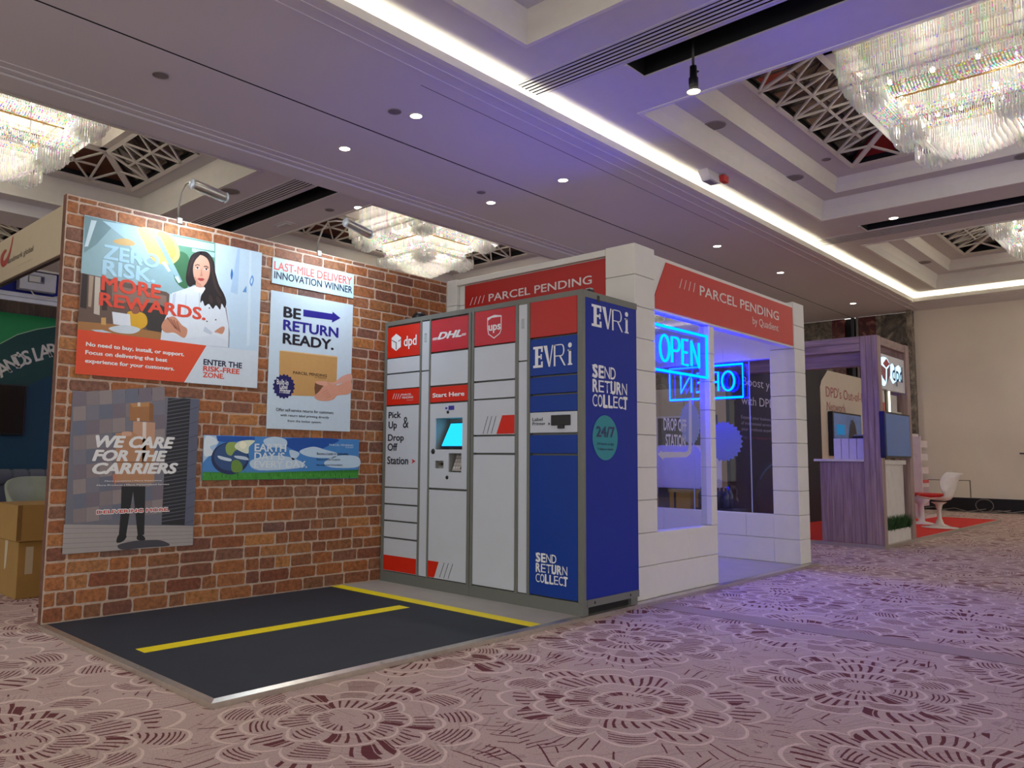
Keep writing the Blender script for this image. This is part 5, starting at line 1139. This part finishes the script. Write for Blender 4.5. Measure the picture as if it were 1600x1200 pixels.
# tulip chair
def tulip(x, y, z, label):
    t = thing('tulip_chair', label, 'chair', (x, y, z)); wp = mat('chair_white', (224, 214, 204), .25)
    lathe('pedestal', [(0, .0), (.25, .003), (.252, .008), (.15, .022), (.06, .06), (.032, .14), (.028, .26), (.05, .35), (.11, .39)], (x, y, z), wp, t, 28)
    V, Fc = [], []; prof = [(-.26, .47, .17), (-.20, .455, .215), (-.05, .43, .235), (.08, .42, .235), (.15, .44, .25), (.20, .50, .27), (.225, .58, .275), (.245, .67, .26), (.275, .75, .235), (.31, .81, .18), (.345, .83, .10)]
    nw = 9
    for side_ in (0, 1):
        for px_, pz_, hw in prof:
            for k in range(nw):
                s_ = -1+2*k/(nw-1); back = max(0, min(1, (pz_-.42)/.2)) if px_ > 0 else 0
                V.append((x+px_-abs(s_)**2*(.17*back)+(.012 if side_ else 0)*(1 if back > .5 else 0), y+s_*hw, z+pz_+abs(s_)**2.4*((.022+.05*max(0, min(1, (px_+.12)/.28))**1.5)*(1-back*.9) if px_ < .16 else .03)-(.014 if side_ else 0)*(1 if back <= .5 else 0)))
    n = len(prof)*nw
    for s0 in (0, n):
        for i in range(len(prof)-1):
            for k in range(nw-1): a = s0+i*nw+k; f = (a, a+1, a+nw+1, a+nw); Fc.append(f if s0 else f[::-1])
    rim = [i for i in range(nw)]+[i*nw+nw-1 for i in range(1, len(prof))]+[(len(prof)-1)*nw+k for k in range(nw-2, -1, -1)]+[i*nw for i in range(len(prof)-2, 0, -1)]
    for a, b in zip(rim, rim[1:]+rim[:1]): Fc.append((a, b, b+n, a+n))
    pyd('shell', V, Fc, wp, t, smooth=True)
    lathe('cushion', [(0, .0), (.18, .0), (.205, .018), (.205, .045), (.18, .064), (0, .07)], (x-.07, y, z+.456), ink((206, 22, 18)), t, 24)
tulip(1.72, 12.22, .04, 'white tulip chair with red cushion on the red carpet')
# literature rack
t = thing('brochure_rack', 'tall white brochure rack at the back of the red carpet', 'rack', (.85, 14.6, .04)); rk = mat('rack_white', (218, 206, 204), .4)
box('column', (.72, 14.3, .04), (.80, 14.9, 1.56), rk, t, bev=.004); box('side_fin', (.80, 14.3, .04), (.98, 14.34, 1.50), rk, t)
for i in range(5): box('tray', (.80, 14.34, .35+i*.24), (.95, 14.86, .36+i*.24), rk, t); box('tray_lip', (.93, 14.34, .36+i*.24), (.95, 14.86, .47+i*.24), rk, t)
box('red_leaflet', (.952, 14.36, .66), (.956, 14.84, .72), ink((206, 70, 74)), t); box('photo_leaflet', (.952, 14.4, .25), (.956, 14.8, .58), ink((186, 160, 170)), t); box('base', (.68, 14.25, .04), (1.02, 14.95, .09), rk, t)
t = thing('red_stool', 'round red topped white stool half hidden by the oak post', 'stool', (1.35, 12.3, .04)); lathe('seat', [(0, .50), (.19, .50), (.20, .47), (.19, .45), (0, .45)], (1.30, 12.9, .04), ink((198, 26, 24)), t, 24); lathe('pedestal', [(.19, .0), (.19, .01), (.05, .04), (.04, .3), (.19, .44), (0, .45)], (1.30, 12.9, .04), rk, t, 20)
t = thing('cable_coil', 'loose grey cables lying along the black skirting', 'cables', (1.0, 17.9, 0)); cb = mat('cable_grey', (120, 110, 104), .6)
for k in range(7):
    x0 = -.1+k*.42; tube('cable', [(x0+.33*i, 17.9+.15*math.sin(i*1.7+k), .012+.07*abs(math.sin(i*1.1+k))*(i % 3 == 1)) for i in range(5)], .010, cb, t, seg=5)
tube('cable_loop', [(1.2+.16*math.cos(a), 17.98, .15+.13*math.sin(a)) for a in [i*math.pi/8 for i in range(16)]], .009, cb, t, closed=True, seg=5)

# ------------------------------------------------------------------ left side booths
t = thing('cream_fascia', 'cream fascia board with red swoosh emblem at the upper left', 'sign', (-2.2, .62, 2.67))
box('board', (-3.93, .60, 2.672), (-1.885, .66, 3.095), mat('fascia_cream', (206, 190, 158), .6, var=.02), t, bev=.004); CF = Surf('y', .60); Z = Zm(0, 290, 5.71)
box('bottom_lip', (-3.93, .61, 2.655), (-1.885, .65, 2.672), mat('brown_lip', (70, 52, 40)), t)  # narrow dark brown strip along the bottom of the board
CF.pp('swoosh', [(112, 462), (120, 470), (96, 600), (66, 690), (28, 728), (6, 690), (12, 620), (48, 570), (60, 585), (34, 630), (34, 672), (62, 640), (92, 560)], ink((176, 60, 46)), t, .002, Z, True)
CF.ptext('landmark global', (72, 698), (300, 530), ink((60, 48, 40)), t, Z); CF.ptext('powered by logistics', (162, 722), (292, 652), ink((90, 76, 64)), t, Z)
boxes('support_post', [((-3.93, .6, 0), (-3.87, .66, 2.66))], mat('fascia_cream', (206, 190, 158)), t)
t = thing('blue_drape', 'blue fabric strip above a white rail at the left', 'drape', (-4.0, 2.0, 2.6)); box('rail', (-4.04, -1.5, 2.60), (-4.0, 3.5, 2.695), mat('rail_white', (206, 212, 222), .4), t, bev=.004); box('rail_groove', (-4.0, -1.5, 2.645), (-3.998, 3.5, 2.649), dark, t)
V, Fc = [], []
for i in range(90): y_ = -1.5+i*.056; d_ = .012*math.sin(i*.9)+.01*math.sin(i*.37); V += [(-4.05+d_, y_, 2.69), (-4.05+d_*1.5, y_, 2.95)]
for i in range(89): Fc.append((2*i, 2*i+2, 2*i+3, 2*i+1))
pyd('fabric', V, Fc, mat('blue_fabric', (26, 36, 130), .8), t, smooth=True); box('white_sill', (-4.2, -1.5, 2.95), (-4.0, 3.5, 2.97), lam, t)
boxes('support_post', [((-4.1, -1.5, 0), (-4.05, -1.45, 2.7)), ((-4.1, 3.45, 0), (-4.05, 3.5, 2.7))], lam, t)
t = thing('control_box', 'grey electrical control box fixed on the blue fabric', 'electrical box', (-3.95, 1.05, 2.7)); box('case', (-4.0, .88, 2.72), (-3.90, 1.24, 2.915), mat('case_grey', (176, 178, 184), .4, metal=.3), t, bev=.006)
box('window', (-3.899, .96, 2.80), (-3.896, 1.12, 2.88), mat('label_grey', (120, 124, 132)), t); box('window_inner', (-3.896, .97, 2.81), (-3.894, 1.08, 2.87), ink((206, 206, 200)), t); box('switch', (-3.896, 1.09, 2.815), (-3.888, 1.11, 2.868), ink((30, 40, 90)), t)
tube('white_cable', [(-3.93, 1.0, 2.72), (-3.92, 1.03, 2.68), (-3.92, 1.10, 2.66), (-3.93, 1.2, 2.67), (-3.94, 1.35, 2.72)], .006, lam, t, seg=6)
t = thing('slatted_back_wall', 'dark timber slatted wall under the white rail', 'booth wall', (-6.2, 2, 0))
for i in range(60): box('slat', (-6.2, -.3+i*.07, 0), (-6.16, -.3+i*.07+.058, 3.1), wood_material('dark_timber', (52, 38, 28), (84, 62, 44)) if i == 0 else bpy.data.materials['dark_timber'], t)
t = thing('teal_wall', 'green and teal curved booth wall with white curved lettering at the left', 'booth wall', (-5, 1.5, 0)); TW = Surf('x', -5.0); teal = mat('teal_paint', (0, 62, 84), .6, var=.03); tg = mat('dark_green_paint', (14, 66, 62), .6, var=.03); gr = mat('bright_green', (22, 138, 72), .5, var=.03)
box('panel', (-5.08, -2.0, 0), (-5.0, 3.2, 2.63), teal, t)
ac = (1.78, 1.0); 
def arc(r0, r1, a0, a1, n=24): return [(2.0+r0*math.cos(a), .35+r0*1.0*math.sin(a)) for a in [a0+(a1-a0)*i/n for i in range(n+1)]]+[(2.0+r1*math.cos(a), .35+r1*math.sin(a)) for a in [a1-(a1-a0)*i/n for i in range(n+1)]]
Z = Zm(0, 480, 2.608)
TW.pp('green_field', [(0, 18), (300, 56), (300, 76), (228, 78), (150, 90), (70, 112), (0, 150), (-300, 300), (-300, -15)], gr, t, .001, Z)
TW.pp('arch_band', [(300, 72), (228, 78), (150, 90), (70, 112), (0, 150), (-250, 330), (-250, 560), (-100, 450), (0, 390), (60, 350), (130, 312), (215, 276), (300, 250)], tg, t, .003, Z)
TW.pp('edge_line', [(300, 70), (228, 76), (150, 88), (70, 110), (0, 147), (0, 151), (70, 114), (150, 92), (228, 80), (300, 74)], ink((150, 190, 150)), t, .005, Z)
word = "IRELAND'S LARGEST"; 
pos = {'A': 0}
base = [(-30, 292, -36), (4, 288, -36), (34, 268, -30), (62, 252, -27), (86, 240, -25), (99, 236, -22), (140, 222, -20), (164, 212, -18), (196, 205, -15), (226, 200, -12)]
for ch_, (bx, by, an) in zip("LAND'SLARG", base):
    me = text_mesh(ch_, .02); cw = max(v.co.x for v in me.vertices); a = math.radians(-an); sc = .155/CAPH; uu, vv = TW.px(Z(bx, by))
    for v in me.vertices:
        x_, y_2 = v.co.x*sc*.92, v.co.y*sc; v.co = TW.at(uu+x_*math.cos(a)-y_2*math.sin(a), vv+x_*math.sin(a)+y_2*math.cos(a), .006+v.co.z)
    mesh_obj('letter', me, ink((206, 206, 196)), t)
t = thing('television', 'black television on the teal wall at the far left', 'television', (-4.95, 1.1, 1.2)); box('casing', (-5.0, .35, 1.22), (-4.93, 1.33, 1.80), blackm, t, bev=.008); box('screen', (-4.93, .37, 1.24), (-4.927, 1.31, 1.78), mat('off_screen', (8, 10, 14), .15), t)
card = mat('cardboard', (158, 122, 62), .8, var=.06, scale=5); card2 = mat('cardboard_edge', (120, 88, 42), .8, var=.06, scale=5)
def carton(name, x0, x1, y0, y1, z0, z1, label):
    t = thing(name, label, 'box', ((x0+x1)/2, (y0+y1)/2, z0)); box('body', (x0, y0, z0), (x1, y1, z1-.003), card, t, bev=.004)
    box('flap', (x0+.002, y0+.002, z1-.003), (x1-.002, (y0+y1)/2-.003, z1), card, t); box('flap', (x0+.002, (y0+y1)/2+.003, z1-.003), (x1-.002, y1-.002, z1), card, t); return t
t = carton('cardboard_box', -1.72, -1.14, .20, .85, 0, .40, 'large brown cardboard box on the carpet behind the brick wall edge'); box('torn_label', (-1.1395, .25, .17), (-1.138, .30, .36), ink((186, 170, 140)), t); prism('torn_label', [(-1.42, .199, .18), (-1.38, .199, .20), (-1.36, .199, .39), (-1.43, .199, .39)], (0, -.001, 0), ink((196, 180, 150)), t)
t = carton('cardboard_box', -1.62, -1.10, .17, .80, .402, .655, 'brown cardboard box stacked on top of the larger one'); box('tape', (-1.099, .17, .41), (-1.0975, .20, .655), card2, t); box('green_tape', (-1.62, .168, .44), (-1.52, .17, .60), ink((150, 160, 50)), t)
# lounge seats behind
t = thing('grey_sofa', 'grey channel-stitched sofa in front of the teal wall', 'sofa', (-4.2, 1.6, 0)); sg = mat('grey_upholstery', (84, 90, 100), .8)
for i in range(9): y_ = .90+i*.16; lathe('back_channel', [(0, -.09), (.07, -.085), (.085, -.05), (.085, .05), (.07, .085), (0, .09)], (-4.1, y_, .77), sg, t, 14, axis=1)
box('seat', (-4.1, .85, .25), (-3.6, 2.3, .45), sg, t, bev=.04); box('back', (-4.25, .85, .25), (-4.1, 2.3, .75), sg, t, bev=.04); box('base', (-4.2, .9, .0), (-3.65, 2.25, .25), mat('sofa_base', (40, 42, 48)), t)
def tub(x, y, label, c):
    t = thing('tub_chair', label, 'chair', (x, y, 0)); m_ = mat('tub_'+str(c[0]), c, .5)
    V, Fc = [], []
    for i in range(17):
        a = math.radians(-110+i*220/16)+math.pi; hh = .80-.22*abs((i-8)/8)**2.5
        for r_, z_ in ((.22, .42), (.30, .50), (.33, hh-.05), (.34, hh), (.31, hh), (.28, .52)): V.append((x+r_*math.cos(a), y+r_*math.sin(a), z_))
    for i in range(16):
        for k in range(5): a = i*6+k; Fc.append((a, a+1, a+7, a+6))
    pyd('shell', V, Fc, m_, t, smooth=True); lathe('seat', [(0, .47), (.25, .47), (.27, .44), (.24, .40), (0, .40)], (x, y, 0), m_, t, 20)
    for sx in (-1, 1):
        for sy in (-1, 1): tube('leg', [(x+sx*.12, y+sy*.12, .41), (x+sx*.22, y+sy*.22, 0)], .012, steel, t, seg=6)
tub(-2.95, .95, 'pale sage tub chair seen behind the cardboard boxes', (150, 160, 140)); tub(-3.25, .12, 'white plastic-covered tub chair at the far left edge', (206, 214, 206))
